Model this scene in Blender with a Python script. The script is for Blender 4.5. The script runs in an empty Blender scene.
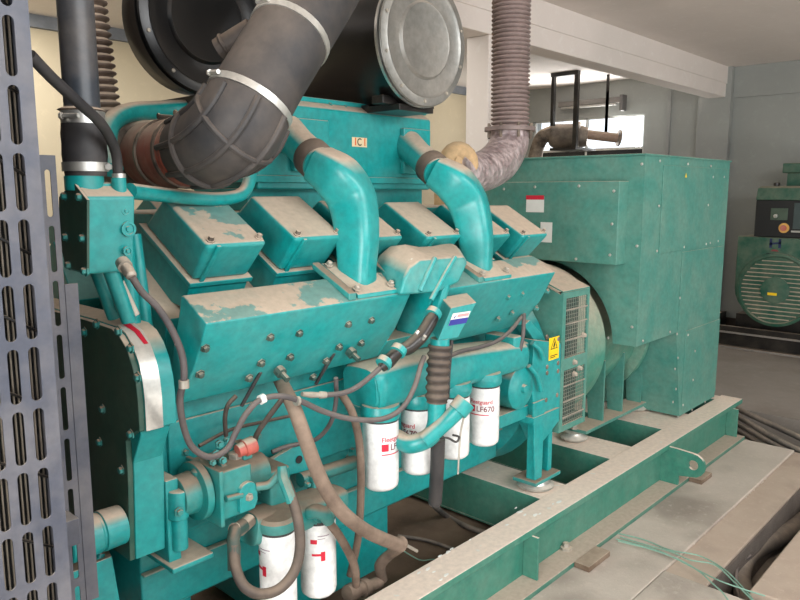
import bpy, math, random
from mathutils import Vector, Matrix
random.seed(7)
SC = bpy.context.scene
COL = SC.collection
PI = math.pi
# ------------------------------------------------------------ camera
F, CX, CY, HC = 721.0, 400.0, 300.0, 1.67
pitch = math.atan(109/721); yaw = math.radians(42.9)
FW = Vector((math.cos(yaw)*math.cos(pitch), math.sin(yaw)*math.cos(pitch), -math.sin(pitch)))
RT = Vector((math.sin(yaw), -math.cos(yaw), 0)); UP = RT.cross(FW)
CAM = Vector((0, 0, HC))
cd = bpy.data.cameras.new('camera'); cam = bpy.data.objects.new('camera', cd); COL.objects.link(cam)
cd.sensor_width = 36; cd.lens = 36*F/800; cd.clip_start = 0.02
m = Matrix((RT, UP, -FW)).transposed().to_4x4(); m.translation = CAM
cam.matrix_world = m
SC.camera = cam
# ------------------------------------------------------------ world, window daylight, added fill lights, exposure
w = bpy.data.worlds.new('world'); SC.world = w; w.use_nodes = True
w.node_tree.nodes['Background'].inputs[0].default_value = (0.93, 0.97, 1.0, 1)
w.node_tree.nodes['Background'].inputs[1].default_value = 2.0
def area(name, loc, target, sx, sy, power, col=(1, 1, 1)):
    l = bpy.data.lights.new(name, 'AREA'); l.shape = 'RECTANGLE'; l.size = sx; l.size_y = sy; l.energy = power; l.color = col
    o = bpy.data.objects.new(name, l); COL.objects.link(o); o.location = loc
    o.rotation_euler = (Vector(target)-Vector(loc)).to_track_quat('-Z', 'Y').to_euler()
area('alternator_fill_light', (-2.3, -.05, 1.35), (4.2, 1.9, 1.0), 1.6, 2.0, 185, (1.0, 0.99, 0.97))  # added fill behind the camera, placed to reach the alternator front past the radiator
area('ceiling_fill_light', (5.6, -3.2, .3), (6.3, 1.0, 3.05), 5.0, .8, 105, (1.0, .97, .93))  # added low fill, aimed up to brighten ceiling and beam
area('window_light', (8.85, 4.9, 2.4), (6.0, 3.9, 3.1), 1.5, .4, 45, (1.0, .99, .97))
area('high_side_fill_light', (1.6, -1.9, 2.95), (2.0, 2.0, 0.4), 4.0, 1.2, 205, (0.96, 0.98, 1.0))  # added fill high inside the room, brightens dusty tops; no window stands here
area('rear_fill_light', (2.2, 5.2, 3.0), (2.6, 5.4, 0), 4.5, 0.8, 95, (1.0, 0.97, 0.92))  # added fill under the ceiling behind the engine, lifts the cream wall
SC.view_settings.view_transform = 'Standard'; SC.view_settings.look = 'None'
SC.view_settings.exposure = -0.26; SC.view_settings.gamma = 1.0; SC.view_settings.use_curve_mapping = False
SC.cycles.use_denoising = True
SC.cycles.max_bounces = 8

# ------------------------------------------------------------ helpers
def P(px, py, X=None, Y=None, Z=None):
    d = FW + RT*((px-CX)/F) + UP*((CY-py)/F)
    t = (X-CAM.x)/d.x if X is not None else (Y-CAM.y)/d.y if Y is not None else (Z-CAM.z)/d.z
    return CAM + d*t
def lin(c):
    return tuple(((v/255)/12.92 if v/255 <= .04045 else ((v/255+.055)/1.055)**2.4) for v in c) + (1,)
def V(*a): return Vector(a)
def spline(pts, n=6):
    pts = [Vector(p) for p in pts]; q = [pts[0]*2-pts[1]] + pts + [pts[-1]*2-pts[-2]]; out = []
    for i in range(1, len(q)-2):
        for k in range(n):
            t = k/n; a, b, c, d = q[i-1:i+3]
            out.append(0.5*((2*b)+(c-a)*t+(2*a-5*b+4*c-d)*t*t+(3*b-a-3*c+d)*t*t*t))
    out.append(pts[-1]); return out
def lerp_list(vals, n):
    out = []
    for i in range(n):
        t = i/(n-1)*(len(vals)-1); k = min(int(t), len(vals)-2); f = t-k
        a, b = vals[k], vals[k+1]
        out.append(tuple(p*(1-f)+q*f for p, q in zip(a, b)) if isinstance(a, tuple) else a*(1-f)+b*f)
    return out

class MB:
    def __init__(s): s.v = []; s.f = []
    def add(s, vs, fs):
        o = len(s.v); s.v += [Vector(p) for p in vs]; s.f += [tuple(i+o for i in f) for f in fs]; return s
    def hexa(s, p):   # p: bottom ring 4, top ring 4
        return s.add(p, [(3, 2, 1, 0), (4, 5, 6, 7), (0, 1, 5, 4), (1, 2, 6, 5), (2, 3, 7, 6), (3, 0, 4, 7)])
    def box(s, x0, x1, y0, y1, z0, z1):
        return s.hexa([(x0, y0, z0), (x1, y0, z0), (x1, y1, z0), (x0, y1, z0), (x0, y0, z1), (x1, y0, z1), (x1, y1, z1), (x0, y1, z1)])
    def prism(s, poly, vec):
        vec = Vector(vec); n = len(poly); a = [Vector(p) for p in poly]
        return s.add(a + [p+vec for p in a], [tuple(reversed(range(n))), tuple(range(n, 2*n))] + [(i, (i+1) % n, (i+1) % n+n, i+n) for i in range(n)])
    def tube(s, pts, r, seg=14, caps=True, sq=None, up=None, hollow=False):
        pts = [Vector(p) for p in pts]; n = len(pts)
        rs = [r]*n if not isinstance(r, (list, tuple)) else (list(r) if len(r) == n else lerp_list(list(r), n))
        tans = [(pts[min(i+1, n-1)]-pts[max(i-1, 0)]).normalized() for i in range(n)]
        u = Vector(up) if up else (Vector((0, 0, 1)) if abs(tans[0].z) < .9 else Vector((1, 0, 0)))
        vs = []
        for i in range(n):
            t = tans[i]; u = (u - t*u.dot(t)).normalized(); b = t.cross(u)
            for k in range(seg):
                a = 2*PI*k/seg; c, d = math.cos(a), math.sin(a)
                if sq:
                    c = math.copysign(abs(c)**sq, c); d = math.copysign(abs(d)**sq, d)
                rr = rs[i]; ra, rb = rr if isinstance(rr, tuple) else (rr, rr)
                vs.append(pts[i]+u*(c*ra)+b*(d*rb))
        fs = [(i*seg+k, i*seg+(k+1) % seg, (i+1)*seg+(k+1) % seg, (i+1)*seg+k) for i in range(n-1) for k in range(seg)]
        if caps: fs += [tuple(reversed(range(seg))), tuple((n-1)*seg+k for k in range(seg))]
        return s.add(vs, fs)
    def cyl(s, a, b, r, r1=None, seg=20):
        return s.tube([a, b], [r, r if r1 is None else r1], seg)
    def lathe(s, p, axis, prof, seg=28):   # prof [(h, r)]
        p = Vector(p); ax = Vector(axis).normalized()
        u = (Vector((0, 0, 1)) if abs(ax.z) < .9 else Vector((1, 0, 0))); u = (u-ax*u.dot(ax)).normalized(); b = ax.cross(u)
        vs = []
        for h, r in prof:
            for k in range(seg):
                a = 2*PI*k/seg; vs.append(p+ax*h+u*(math.cos(a)*r)+b*(math.sin(a)*r))
        n = len(prof)
        fs = [(i*seg+k, i*seg+(k+1) % seg, (i+1)*seg+(k+1) % seg, (i+1)*seg+k) for i in range(n-1) for k in range(seg)]
        fs += [tuple(reversed(range(seg))), tuple((n-1)*seg+k for k in range(seg))]
        return s.add(vs, fs)
    def build(s, name, mat, parent=None, bevel=0, angle=35, tag=None, bseg=2, extra=None):
        me = bpy.data.meshes.new(name)
        if parent is not None: org = parent.matrix_world.translation if False else ORG[parent.name]
        else:
            xs = [p.x for p in s.v]; ys = [p.y for p in s.v]; zs = [p.z for p in s.v]
            org = Vector(((min(xs)+max(xs))/2, (min(ys)+max(ys))/2, min(zs)))
        me.from_pydata([tuple(p-org) for p in s.v], [], s.f); me.validate(); me.update()
        import bmesh
        bm = bmesh.new(); bm.from_mesh(me); bmesh.ops.recalc_face_normals(bm, faces=bm.faces); bm.to_mesh(me); bm.free()
        o = bpy.data.objects.new(name, me); COL.objects.link(o)
        if isinstance(mat, (list, tuple)):
            for q in mat: me.materials.append(q)
        else: me.materials.append(mat)
        for p in me.polygons: p.use_smooth = True
        me.set_sharp_from_angle(angle=math.radians(angle))
        if parent is not None: o.parent = parent; ORG[o.name] = org
        else: o.location = org; ORG[o.name] = org.copy()
        if bevel:
            b = o.modifiers.new('bevel', 'BEVEL'); b.width = bevel; b.segments = bseg; b.limit_method = 'ANGLE'; b.angle_limit = math.radians(35)
            b.harden_normals = True
        if tag: settag(o, *tag)
        return o
ORG = {}
def settag(o, label, cat=None, group=None):
    o['label'] = label
    if cat: o['category'] = cat
    if group: o['group'] = group
    return o
def thing(name, label, cat, loc, group=None):
    o = bpy.data.objects.new(name, None); COL.objects.link(o); o.location = loc; o.empty_display_size = .1
    ORG[o.name] = Vector(loc); settag(o, label, cat, group); return o
def struct(name, mb, mat, bevel=0):
    o = mb.build(name, mat, None, bevel); o['kind'] = 'structure'; return o

# ------------------------------------------------------------ materials
def newmat(name):
    mt = bpy.data.materials.new(name); mt.use_nodes = True; nt = mt.node_tree
    return mt, nt, nt.nodes['Principled BSDF']
def N(nt, t, **k):
    n = nt.nodes.new(t)
    for a, b in k.items(): setattr(n, a, b)
    return n
def noise(nt, scale, detail=4, rough=.6):
    tc = N(nt, 'ShaderNodeTexCoord'); n = N(nt, 'ShaderNodeTexNoise')
    n.inputs['Scale'].default_value = scale; n.inputs['Detail'].default_value = detail; n.inputs['Roughness'].default_value = rough
    nt.links.new(tc.outputs['Object'], n.inputs['Vector']); return n
def maprange(nt, src, a, b, c=0, d=1):
    m = N(nt, 'ShaderNodeMapRange'); m.inputs[1].default_value = a; m.inputs[2].default_value = b; m.inputs[3].default_value = c; m.inputs[4].default_value = d
    nt.links.new(src, m.inputs[0]); return m.outputs[0]
def math_(nt, op, a, b):
    m = N(nt, 'ShaderNodeMath', operation=op, use_clamp=True)
    for i, x in enumerate((a, b)):
        if isinstance(x, (int, float)): m.inputs[i].default_value = x
        else: nt.links.new(x, m.inputs[i])
    return m.outputs[0]
def mix(nt, f, a, b):
    m = N(nt, 'ShaderNodeMix', data_type='RGBA')
    if isinstance(f, (int, float)): m.inputs[0].default_value = f
    else: nt.links.new(f, m.inputs[0])
    for i, x in ((6, a), (7, b)):
        if isinstance(x, tuple): m.inputs[i].default_value = x
        else: nt.links.new(x, m.inputs[i])
    return m.outputs[2]
DUST = (196, 178, 158)
def paint(name, rgb, top=1.0, film=.12, rough=.42, metal=0, dust=DUST, lo=.5, hi=.8, spot=0, spotcol=(225, 220, 210), bump=.05, spec=.5, tmin=.85, patch=0):
    """paint with settled dust on whatever faces up and a thin patchy film elsewhere"""
    mt, nt, b = newmat(name); L = nt.links
    g = N(nt, 'ShaderNodeNewGeometry'); sx = N(nt, 'ShaderNodeSeparateXYZ'); L.new(g.outputs['Normal'], sx.inputs[0])
    n1 = noise(nt, 7, 5); n2 = noise(nt, 40, 3)
    upf = math_(nt, 'MULTIPLY', maprange(nt, sx.outputs[2], lo, hi), maprange(nt, n1.outputs[0], .3, .5, tmin*top, top))
    if patch:
        n4 = noise(nt, 4.2, 6, .62); upf = math_(nt, 'MULTIPLY', upf, maprange(nt, n4.outputs[0], .50, .52, .3, 1))
    fm = maprange(nt, n1.outputs[0], .35, .75, 0, film*2)
    fac = math_(nt, 'ADD', upf, fm)
    var = mix(nt, maprange(nt, n2.outputs[0], .3, .7), lin([c*.93 for c in rgb]), lin([min(255, c*1.05) for c in rgb]))
    dv = mix(nt, maprange(nt, n2.outputs[0], .3, .7), lin([c*.95 for c in dust]), lin([min(255, c*1.03) for c in dust]))
    c = mix(nt, fac, var, dv)
    if spot:
        n3 = noise(nt, 16, 3, .5); c = mix(nt, math_(nt, 'MULTIPLY', maprange(nt, n3.outputs[0], .68, .7), maprange(nt, sx.outputs[2], .6, .8, 0, spot)), c, lin(spotcol))
    L.new(c, b.inputs['Base Color'])
    L.new(maprange(nt, fac, 0, 1, rough, .9), b.inputs['Roughness']); b.inputs['Metallic'].default_value = metal
    b.inputs['Specular IOR Level'].default_value = spec
    if metal: L.new(maprange(nt, fac, 0, .6, metal, 0), b.inputs['Metallic'])
    bp = N(nt, 'ShaderNodeBump'); bp.inputs['Strength'].default_value = bump; L.new(n2.outputs[0], bp.inputs['Height']); L.new(bp.outputs[0], b.inputs['Normal'])
    return mt
def plain(name, rgb, rough=.5, metal=0, var=.06, scale=12, bump=0, emit=0):
    mt, nt, b = newmat(name); n = noise(nt, scale, 5)
    c = mix(nt, maprange(nt, n.outputs[0], .3, .7), lin([v*(1-var) for v in rgb]), lin([min(255, v*(1+var)) for v in rgb]))
    nt.links.new(c, b.inputs['Base Color']); b.inputs['Roughness'].default_value = rough; b.inputs['Metallic'].default_value = metal
    if bump:
        bp = N(nt, 'ShaderNodeBump'); bp.inputs['Strength'].default_value = bump; nt.links.new(n.outputs[0], bp.inputs['Height']); nt.links.new(bp.outputs[0], b.inputs['Normal'])
    if emit: b.inputs['Emission Color'].default_value = lin(rgb); b.inputs['Emission Strength'].default_value = emit
    return mt
TEAL = paint('teal_engine_paint', (10, 147, 146), rough=.34, film=.035)
TEALP = paint('teal_engine_paint_patchy', (10, 145, 144), rough=.36, lo=.4, hi=.7, film=.05, patch=1)
TEALC = paint('teal_paint_dust_film', (14, 136, 132), top=.95, film=.16, dust=(146, 128, 110), lo=.3, hi=.8)
ALT = paint('green_cabinet_paint', (66, 130, 118), film=.07, rough=.45)
SKID = paint('green_frame_paint', (50, 120, 102), film=.04, rough=.5, spot=.9, dust=(232, 214, 198), tmin=.96)
GEN2 = paint('dark_green_paint', (24, 84, 66), film=.1, rough=.5, top=.4)
FRONTSHADE = paint('front_shade_green', (20, 74, 62), film=.06, rough=.45)  # radiator's shade on the front faces, put into a darker green
BLACK = paint('black_enamel', (16, 16, 17), film=.03, rough=.3, top=.3)
RUB = paint('black_rubber', (42, 42, 45), film=.12, rough=.55, top=.55, dust=(120, 112, 104))
RUB2 = paint('dusty_rubber_hose', (58, 51, 47), film=.25, rough=.65, top=.75, lo=.1, hi=.9, dust=(128, 112, 98))
TAN = paint('tan_dusty_hose', (90, 74, 62), film=.4, rough=.8, top=.8, lo=0, hi=.9, dust=(146, 126, 110), bump=.3)
GREYC = paint('grey_cable_sheath', (70, 66, 68), film=.2, rough=.6, top=.6, lo=.1, hi=.9, dust=(132, 120, 112))
STEEL = paint('bright_steel', (205, 205, 200), film=.1, rough=.3, metal=.9, top=.4)
ZINC = paint('dull_zinc', (165, 160, 150), film=.2, rough=.45, metal=.7, top=.6)
ALU = paint('brushed_silver_cap', (140, 140, 136), film=.08, rough=.38, metal=.75, top=.5, spec=.4)
BOLTD = paint('dirty_dark_bolt', (44, 74, 68), film=.1, top=.5)
DKST = paint('dark_grimy_steel', (70, 62, 56), film=.35, rough=.7, metal=.3)
BELL = paint('grimy_pink_grey_bellows', (128, 114, 110), film=.25, rough=.5, metal=.4, dust=(170, 150, 145))
BELLD = paint('dark_brown_bellows', (78, 62, 54), film=.2, rough=.6, metal=.2)
LAG = None
RED = plain('red_print', (200, 30, 55), .5, var=.03)
REDP = paint('red_solenoid_paint', (190, 60, 50), film=.2)
WHITE = paint('white_filter_enamel', (232, 232, 230), film=.05, rough=.3, dust=(190, 180, 170))
INK = plain('black_print', (25, 25, 28), .5)
YEL = plain('yellow_sticker', (245, 205, 20), .5, var=.02)
WSTK = plain('white_sticker', (225, 225, 220), .5, var=.02)
BLUE = plain('blue_print', (45, 50, 140), .5, var=.02)
ORG_ = plain('orange_print', (215, 90, 30), .5, var=.02)
CREAMST = plain('cream_sticker', (225, 205, 165), .5, var=.02)
RADP = paint('slate_guard_paint', (66, 70, 82), film=.22, rough=.45, dust=(140, 134, 130), top=.9, bump=.12)
REDBR = paint('red_brown_silicone_hose', (140, 70, 56), film=.3, rough=.6, top=1, lo=.1, hi=.8, dust=(165, 145, 130))
OCH = paint('ochre_heat_wrap', (205, 172, 130), film=.3, rough=.9, bump=.4, dust=(190, 165, 130))
WOOD = paint('brown_wood_block', (98, 78, 62), film=.15, top=.5, rough=.8)
GREENW = plain('pale_green_wire', (130, 168, 150), .6)
CABLE = paint('dusty_dark_cable', (66, 62, 62), film=.3, rough=.7, top=.7, lo=0, hi=.9, dust=(140, 128, 116))
def lag_mat():
    mt, nt, b = newmat('crumpled_foil_lagging'); L = nt.links
    v = N(nt, 'ShaderNodeTexVoronoi'); v.inputs['Scale'].default_value = 28; tc = N(nt, 'ShaderNodeTexCoord'); L.new(tc.outputs['Object'], v.inputs['Vector'])
    n = noise(nt, 18, 5); c = mix(nt, maprange(nt, n.outputs[0], .35, .65), lin((150, 132, 132)), lin((206, 190, 190)))
    L.new(c, b.inputs['Base Color']); b.inputs['Metallic'].default_value = .25; b.inputs['Roughness'].default_value = .35
    bp = N(nt, 'ShaderNodeBump'); bp.inputs['Strength'].default_value = .6; bp.inputs['Distance'].default_value = .02; L.new(v.outputs['Distance'], bp.inputs['Height']); L.new(bp.outputs[0], b.inputs['Normal'])
    return mt
LAG = lag_mat()
def concrete(name, a, b_, sc=2.2, bump=.25, stain=(95, 86, 78)):
    mt, nt, b = newmat(name); L = nt.links
    n1 = noise(nt, sc, 8, .65); n2 = noise(nt, sc*14, 6, .7); n3 = noise(nt, sc*.6, 3)
    c = mix(nt, maprange(nt, n1.outputs[0], .3, .7), lin(a), lin(b_))
    c = mix(nt, maprange(nt, n3.outputs[0], .52, .68, 0, .55), c, lin(stain))
    c = mix(nt, maprange(nt, n2.outputs[0], .55, .75, 0, .3), c, lin([min(255, v*1.15) for v in b_]))
    L.new(c, b.inputs['Base Color']); b.inputs['Roughness'].default_value = .93
    bp = N(nt, 'ShaderNodeBump'); bp.inputs['Strength'].default_value = bump; bp.inputs['Distance'].default_value = .01; L.new(n2.outputs[0], bp.inputs['Height']); L.new(bp.outputs[0], b.inputs['Normal'])
    return mt
CONC = concrete('dusty_concrete', (180, 168, 156), (200, 188, 176), stain=(112, 102, 92))
for _n in CONC.node_tree.nodes:
    if _n.type == 'BUMP': _n.inputs['Strength'].default_value = .45
CONCF = concrete('worn_floor_concrete', (134, 128, 120), (154, 146, 138), 1.2, stain=(112, 102, 92))
CONCP = concrete('pale_fresh_mortar', (176, 156, 140), (190, 172, 156), 3, .15, (150, 132, 118))
CONCD = concrete('rough_trench_concrete', (96, 88, 82), (124, 114, 106), 5, .8)
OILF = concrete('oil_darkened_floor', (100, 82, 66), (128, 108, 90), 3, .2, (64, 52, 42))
WALLG = concrete('grey_wall_plaster', (148, 151, 147), (157, 160, 156), .7, .04, (140, 140, 140))
WALLC = concrete('cream_wall_plaster', (205, 190, 160), (214, 200, 172), .7, .04, (196, 182, 156))
CEIL = concrete('grey_ceiling_plaster', (226, 217, 210), (234, 225, 218), .9, .05, (212, 205, 198))

# ------------------------------------------------------------ setting
XE, YB, ZC = 9.0, 6.4, 3.09
TR0, TR1 = .84, .995      # cable trench between Y .84 and 1.03
def grid_floor(): pass
mb = MB().box(-2.5, 5.05, 1.18, 1.49+.36, -.4, 0)
struct('floor_plinth', mb, CONC, .006)
struct('floor_curb', MB().box(3.0, 5.05, TR1+.006, 1.18, -.03, -.012), CONCP, .004)
struct('floor_curb_side', MB().box(3.0, 5.05, TR1, 1.18, -.4, -.0301), CONCD)
struct('floor_front', MB().box(-2.5, 3.0, -4, 1.18, -.4, 0), CONC, .01)
struct('floor_slab', MB().box(3.06, 5.4, -4, TR0, -.4, .015), CONCP, .01)
struct('wall_front', MB().box(3.2, XE+.2, -4.15, -4, -.4, ZC), WALLG)
struct('floor_trench', MB().box(3.0, 6.1, TR0-.1, TR1+.1, -.6, -.4), CONCD)
struct('floor_under_engine', MB().box(-2.5, 5.05, 1.85, 3.4, -.4, -.001), OILF)
mb = MB().box(5.75, XE, -4, 3.4, -.4, 0).box(-2.5, XE, 3.4, YB, -.4, 0).box(5.4, 5.75, -4, TR0, -.4, 0)
struct('floor', mb, CONCF)
struct('floor_channel', MB().box(5.05, 5.75, TR0, 3.4, -.6, -.22), CONCD)
# end wall with window, pilasters and plaster panels
wy0, wy1, wz0, wz1 = 4.12, 5.76, 2.19, 2.64
wz0 = 2.02
mb = MB().box(XE, XE+.2, -4, wy0, -.4, ZC).box(XE, XE+.2, wy1, YB+.2, -.4, ZC).box(XE, XE+.2, wy0, wy1, -.4, wz0).box(XE, XE+.2, wy0, wy1, wz1, ZC)
struct('wall_right', mb, WALLG)
mb = MB()
for a, b in ((3.05, 3.42), (3.78, 3.82), (1.98, 2.02), (.6, .64)):
    mb.box(XE-.03 if a != 3.05 else XE-.10, XE, a, b, 0, ZC)
mb.box(XE-.025, XE, -4, 3.05, 2.74, ZC)
struct('trim_1', mb, WALLG, .004)
mb = MB().box(-2.5, XE+.2, YB, YB+.2, -.4, ZC)
struct('wall_back', mb, WALLC)
struct('trim_2', MB().box(-2.5, XE, YB-.05, YB, 2.99, ZC), plain('blue_grey_band', (128, 132, 138), .8))
struct('ceiling', MB().box(-2.5, XE+.2, -4, YB+.2, ZC, ZC+.15), CEIL)
struct('trim_3', MB().box(-2.5, XE, 3.11, 3.31, 2.75, ZC), CEIL, .008)
struct('trim_4', MB().box(-2.5, XE, 3.098, 3.11, 2.90, ZC), CEIL, .003)
struct('trim_5', MB().box(4.26, 4.55, 3.11, 3.31, 0, 2.75), CEIL, .01)
struct('baseboard_right', MB().box(XE-.04, XE, -4, 3.0, 0, .16), plain('dark_skirting', (62, 54, 48), .8))
struct('wall_left', MB().box(-2.5, -2.4, .8, YB, -.4, ZC), WALLG)
# window
wf = MB()
for (a, b, c, d) in ((wy0, wy1, wz0, wz0+.03), (wy0, wy1, wz1-.02, wz1), (wy0, wy0+.02, wz0, wz1), (wy1-.02, wy1, wz0, wz1), (4.93, 4.955, wz0, wz1), (wy0, wy1, 2.205, 2.235)):
    wf.box(XE+.02, XE+.07, a, b, c, d)
struct('window_1', wf, plain('window_frame_paint', (205, 205, 200), .6))
gm, nt, b = newmat('window_glass'); b.inputs['Transmission Weight'].default_value = 1; b.inputs['Roughness'].default_value = 0; b.inputs['IOR'].default_value = 1.0; b.inputs['Base Color'].default_value = (.95, .97, 1, 1)
o = MB().box(XE+.04, XE+.044, wy0, wy1, 2.215, wz1).build('pane', gm); o['kind'] = 'structure'; o.name = 'window_2'
struct('trim_6', MB().box(XE+.03, XE+.05, wy0, wy1, wz0, 2.215), plain('dark_lower_pane', (34, 38, 42), .2))

# ------------------------------------------------------------ small builders
def bolt(parent, p, n, r=.009, h=.012, mat=None, name='bolt'):
    p = Vector(p); n = Vector(n).normalized()
    MB().lathe(p-n*.002, n, [(0, r*1.5), (.004, r*1.5), (.0041, r), (h*.85, r), (h, r*.8)], 6).build(name, mat or TEALC, parent)
def bolts(parent, pts, n, r=.009, h=.012, mat=None):
    for p in pts: bolt(parent, p, n, r, h, mat)
def clamp(p, t, r, wdt=.016, name='hose_clamp', parent=None, mat=None, screw=True, up=(0, 0, 1), tag=None):
    t = Vector(t).normalized(); mb = MB().lathe(Vector(p)-t*wdt/2, t, [(0, r), (0, r+.003), (wdt, r+.003), (wdt, r)], 32)
    if screw:
        u = Vector(up); u = (u-t*u.dot(t)).normalized(); q = Vector(p)+u*(r+.008); s_ = t.cross(u)
        mb.cyl(q-s_*.02, q+s_*.02, .006, seg=8); mb.cyl(q-s_*.026-t*0, q-s_*.02, .009, seg=6)
    return mb.build(name, mat or STEEL, parent, tag=tag)
def text_verts(body, size):
    cu = bpy.data.curves.new('t', 'FONT'); cu.body = body; cu.size = size; cu.offset = size*.012; ob = bpy.data.objects.new('t', cu); COL.objects.link(ob)
    bpy.context.view_layer.update()
    me = bpy.data.meshes.new_from_object(ob); vs = [v.co.copy() for v in me.vertices]; fs = [tuple(p.vertices) for p in me.polygons]
    bpy.data.objects.remove(ob); bpy.data.curves.remove(cu); bpy.data.meshes.remove(me); return vs, fs
def flat_text(mb, body, size, org, ux, uy, sx=1):
    vs, fs = text_verts(body, size); ux = Vector(ux).normalized(); uy = Vector(uy).normalized()
    return mb.add([Vector(org)+ux*(v.x*sx)+uy*v.y for v in vs], fs)
def quad(mb, org, ux, uy, w_, h_):
    o = Vector(org); ux = Vector(ux).normalized()*w_; uy = Vector(uy).normalized()*h_
    return mb.add([o, o+ux, o+ux+uy, o+uy], [(0, 1, 2, 3)])
def plateq(pts, t):   # thin solid plate from a flat polygon and thickness vector
    return MB().prism(pts, t)
def hose(name, mat, pts, r, label, cat='hose', seg=14, n=7, group=None, parent=None, extra=None):
    mb = MB().tube(spline(pts, n), r, seg)
    if parent is not None: return mb.build(name, mat, parent)
    return mb.build(name, mat, None, tag=(label, cat, group))

# ------------------------------------------------------------ skid
sk = thing('skid_frame', 'long green steel skid frame with dusty top flange carrying engine and alternator', 'base frame', (2.7, 2.33, 0))
def rail(y0, y1, ys, ye, web, full):
    MB().box(.15, 5.15, y0, y1, .218, .25).build('top_flange', SKID, sk, .004)
    MB().box(.15, 5.04, ys, ye, .0, .024).build('bottom_flange', paint('grimy_flange', (50, 112, 96), film=.1, dust=(184, 168, 152), tmin=.95), sk, .003)
    MB().box(.15, 5.15, web-.006, web+.006, .0242, .2178).build('web', SKID, sk)
rail(1.55, 1.692, 1.485, 1.73, 1.60, 1)
rail(2.97, 3.11, 2.93, 3.18, 3.05, 0)
for x in (.9, 2.50, 4.98):
    MB().box(x-.006, x+.006, 1.52 if x < 5 else 1.54, 1.5935, .0245, .2178).build('stiffener', SKID, sk, .002)
for a, b in ((.42, .66), (1.02, 1.2), (2.79, 3.02), (3.485, 3.744), (4.152, 4.56), (5.02, 5.13)):
    MB().box(a, b, 1.6, 3.05, .232, .245).box(a+.0, a+.012, 1.6, 3.05, .03, .235).box(a, b, 1.6, 3.05, .02, .03).build('cross_member', SKID, sk, .002)
# lifting eye plate
lx = 3.92
pl = [(1.60, .022), (1.60, .236), (1.50, .234)]
for k in range(9):
    pl.append((1.415-.07*math.sin(k/8*PI), .16+.068*math.cos(k/8*PI)))
pl += [(1.46, .085), (1.49, .08), (1.49, .022)]
mbl = MB(); hc = (1.41, .163)
# plate with a hole: bridge outline to circle
outl = pl; hole = [(hc[0]+.028*math.cos(2*PI*k/20), hc[1]+.028*math.sin(2*PI*k/20)) for k in range(20)]
import bmesh
def holed(outl, hole, x, t):
    n = len(outl); h = len(hole)
    # connect first outline vertex to nearest hole vertex with a slit
    j = min(range(h), key=lambda q: (hole[q][0]-outl[0][0])**2+(hole[q][1]-outl[0][1])**2)
    hp = [hole[(j-k) % h] for k in range(h+1)]
    poly = outl + [outl[0]] + hp
    A = [Vector((x, a, b)) for a, b in poly]; B = [p+Vector((t, 0, 0)) for p in A]; m_ = len(A)
    mb = MB(); mb.add(A+B, [tuple(reversed(range(m_))), tuple(range(m_, 2*m_))])
    mb.add([Vector((x, a, b)) for a, b in outl]+[Vector((x+t, a, b)) for a, b in outl], [(i, (i+1) % n, (i+1) % n+n, i+n) for i in range(n)])
    mb.add([Vector((x, a, b)) for a, b in hole]+[Vector((x+t, a, b)) for a, b in hole], [(i, (i+1) % h, (i+1) % h+h, i+h) for i in range(h)])
    return mb
# orientation: make outline ccw in (y,z)
ar = sum(outl[i][0]*outl[(i+1) % len(outl)][1]-outl[(i+1) % len(outl)][0]*outl[i][1] for i in range(len(outl)))
if ar < 0: outl = outl[::-1]
holed(outl, hole, lx-.01, .02).build('lifting_eye', SKID, sk)

SPL = plain('white_paint_splash', (236, 234, 228), .6)
for i, (px, py, r_) in enumerate(((520, 512, .016), (525, 515, .010), (535, 515, .014), (540, 514, .008), (559, 502, .016), (553, 504, .007), (507, 525, .009), (516, 508, .008), (448, 552, .012), (452, 549, .009), (440, 556, .010), (428, 569, .012), (434, 572, .007), (419, 573, .009), (446, 575, .012), (441, 580, .009), (524, 509, .006), (470, 540, .006))):
    p = P(px, py, Z=.25); MB().tube([p+V(-r_*1.1, -r_*.3*(i % 3-1), .0003), p+V(0, 0, .0012), p+V(r_*1.2, r_*.4*(i % 2), .0003)], [(.0006, r_*.35), (.0012, r_*.6), (.0006, r_*.3)], 10, up=(0, 0, 1)).build('paint_splash', SPL, sk)
# wood blocks under the rail edge
for i, (px, py, xl, lab) in enumerate(((590, 561, .2, 'short brown wooden block under skid rail near middle'), (703, 480, .16, 'brown wooden block beside lifting eye under skid rail'))):
    p = P(px, py, Z=0); MB().box(p.x-xl/2, p.x+xl/2, 1.41, 1.484, 0.001, .028).build('wood_block', WOOD, None, .003, tag=(lab, 'wood block'))
p = P(603, 562, Z=0)

# ------------------------------------------------------------ alternator
al = thing('alternator', 'large pale green alternator with tall terminal cabinet at far end of skid', 'alternator', (4.4, 2.33, .245))
AX0, AX1, AY0, AY1, AZ1 = 3.745, 5.03, 1.70, 2.96, 1.862
zb = .818
body = MB()
ra_ = .462; a0_ = math.asin((zb-.80)/ra_)
arc_ = [(AX0, 2.30+ra_*math.cos(PI-a0_-(PI-2*a0_)*k/28), .80+ra_*math.sin(PI-a0_-(PI-2*a0_)*k/28)) for k in range(28, -1, -1)]
body.prism([(AX0, AY0, zb), (AX0, AY0, AZ1), (AX0, AY1, AZ1), (AX0, AY1, zb)]+arc_, (.555, 0, 0))
body.prism([(4.30, AY0, AZ1), (AX1, AY0, AZ1), (AX1, AY0, .262), (4.42, AY0, .262), (4.3001, AY0, zb)], (0, AY1-AY0, 0))
body.build('terminal_cabinet', ALT, al, 0)
MB().box(4.44, AX1-.0, AY0-.004, AY0-.0005, .30, zb-.01).build('side_cover', ALT, al, .001)
MB().box(AX0+.23, AX1-.02, AY0-.006, AY0-.0005, P(656, 254, Y=1.7).z, AZ1-.05).build('side_cover', ALT, al, .0015)
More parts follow.
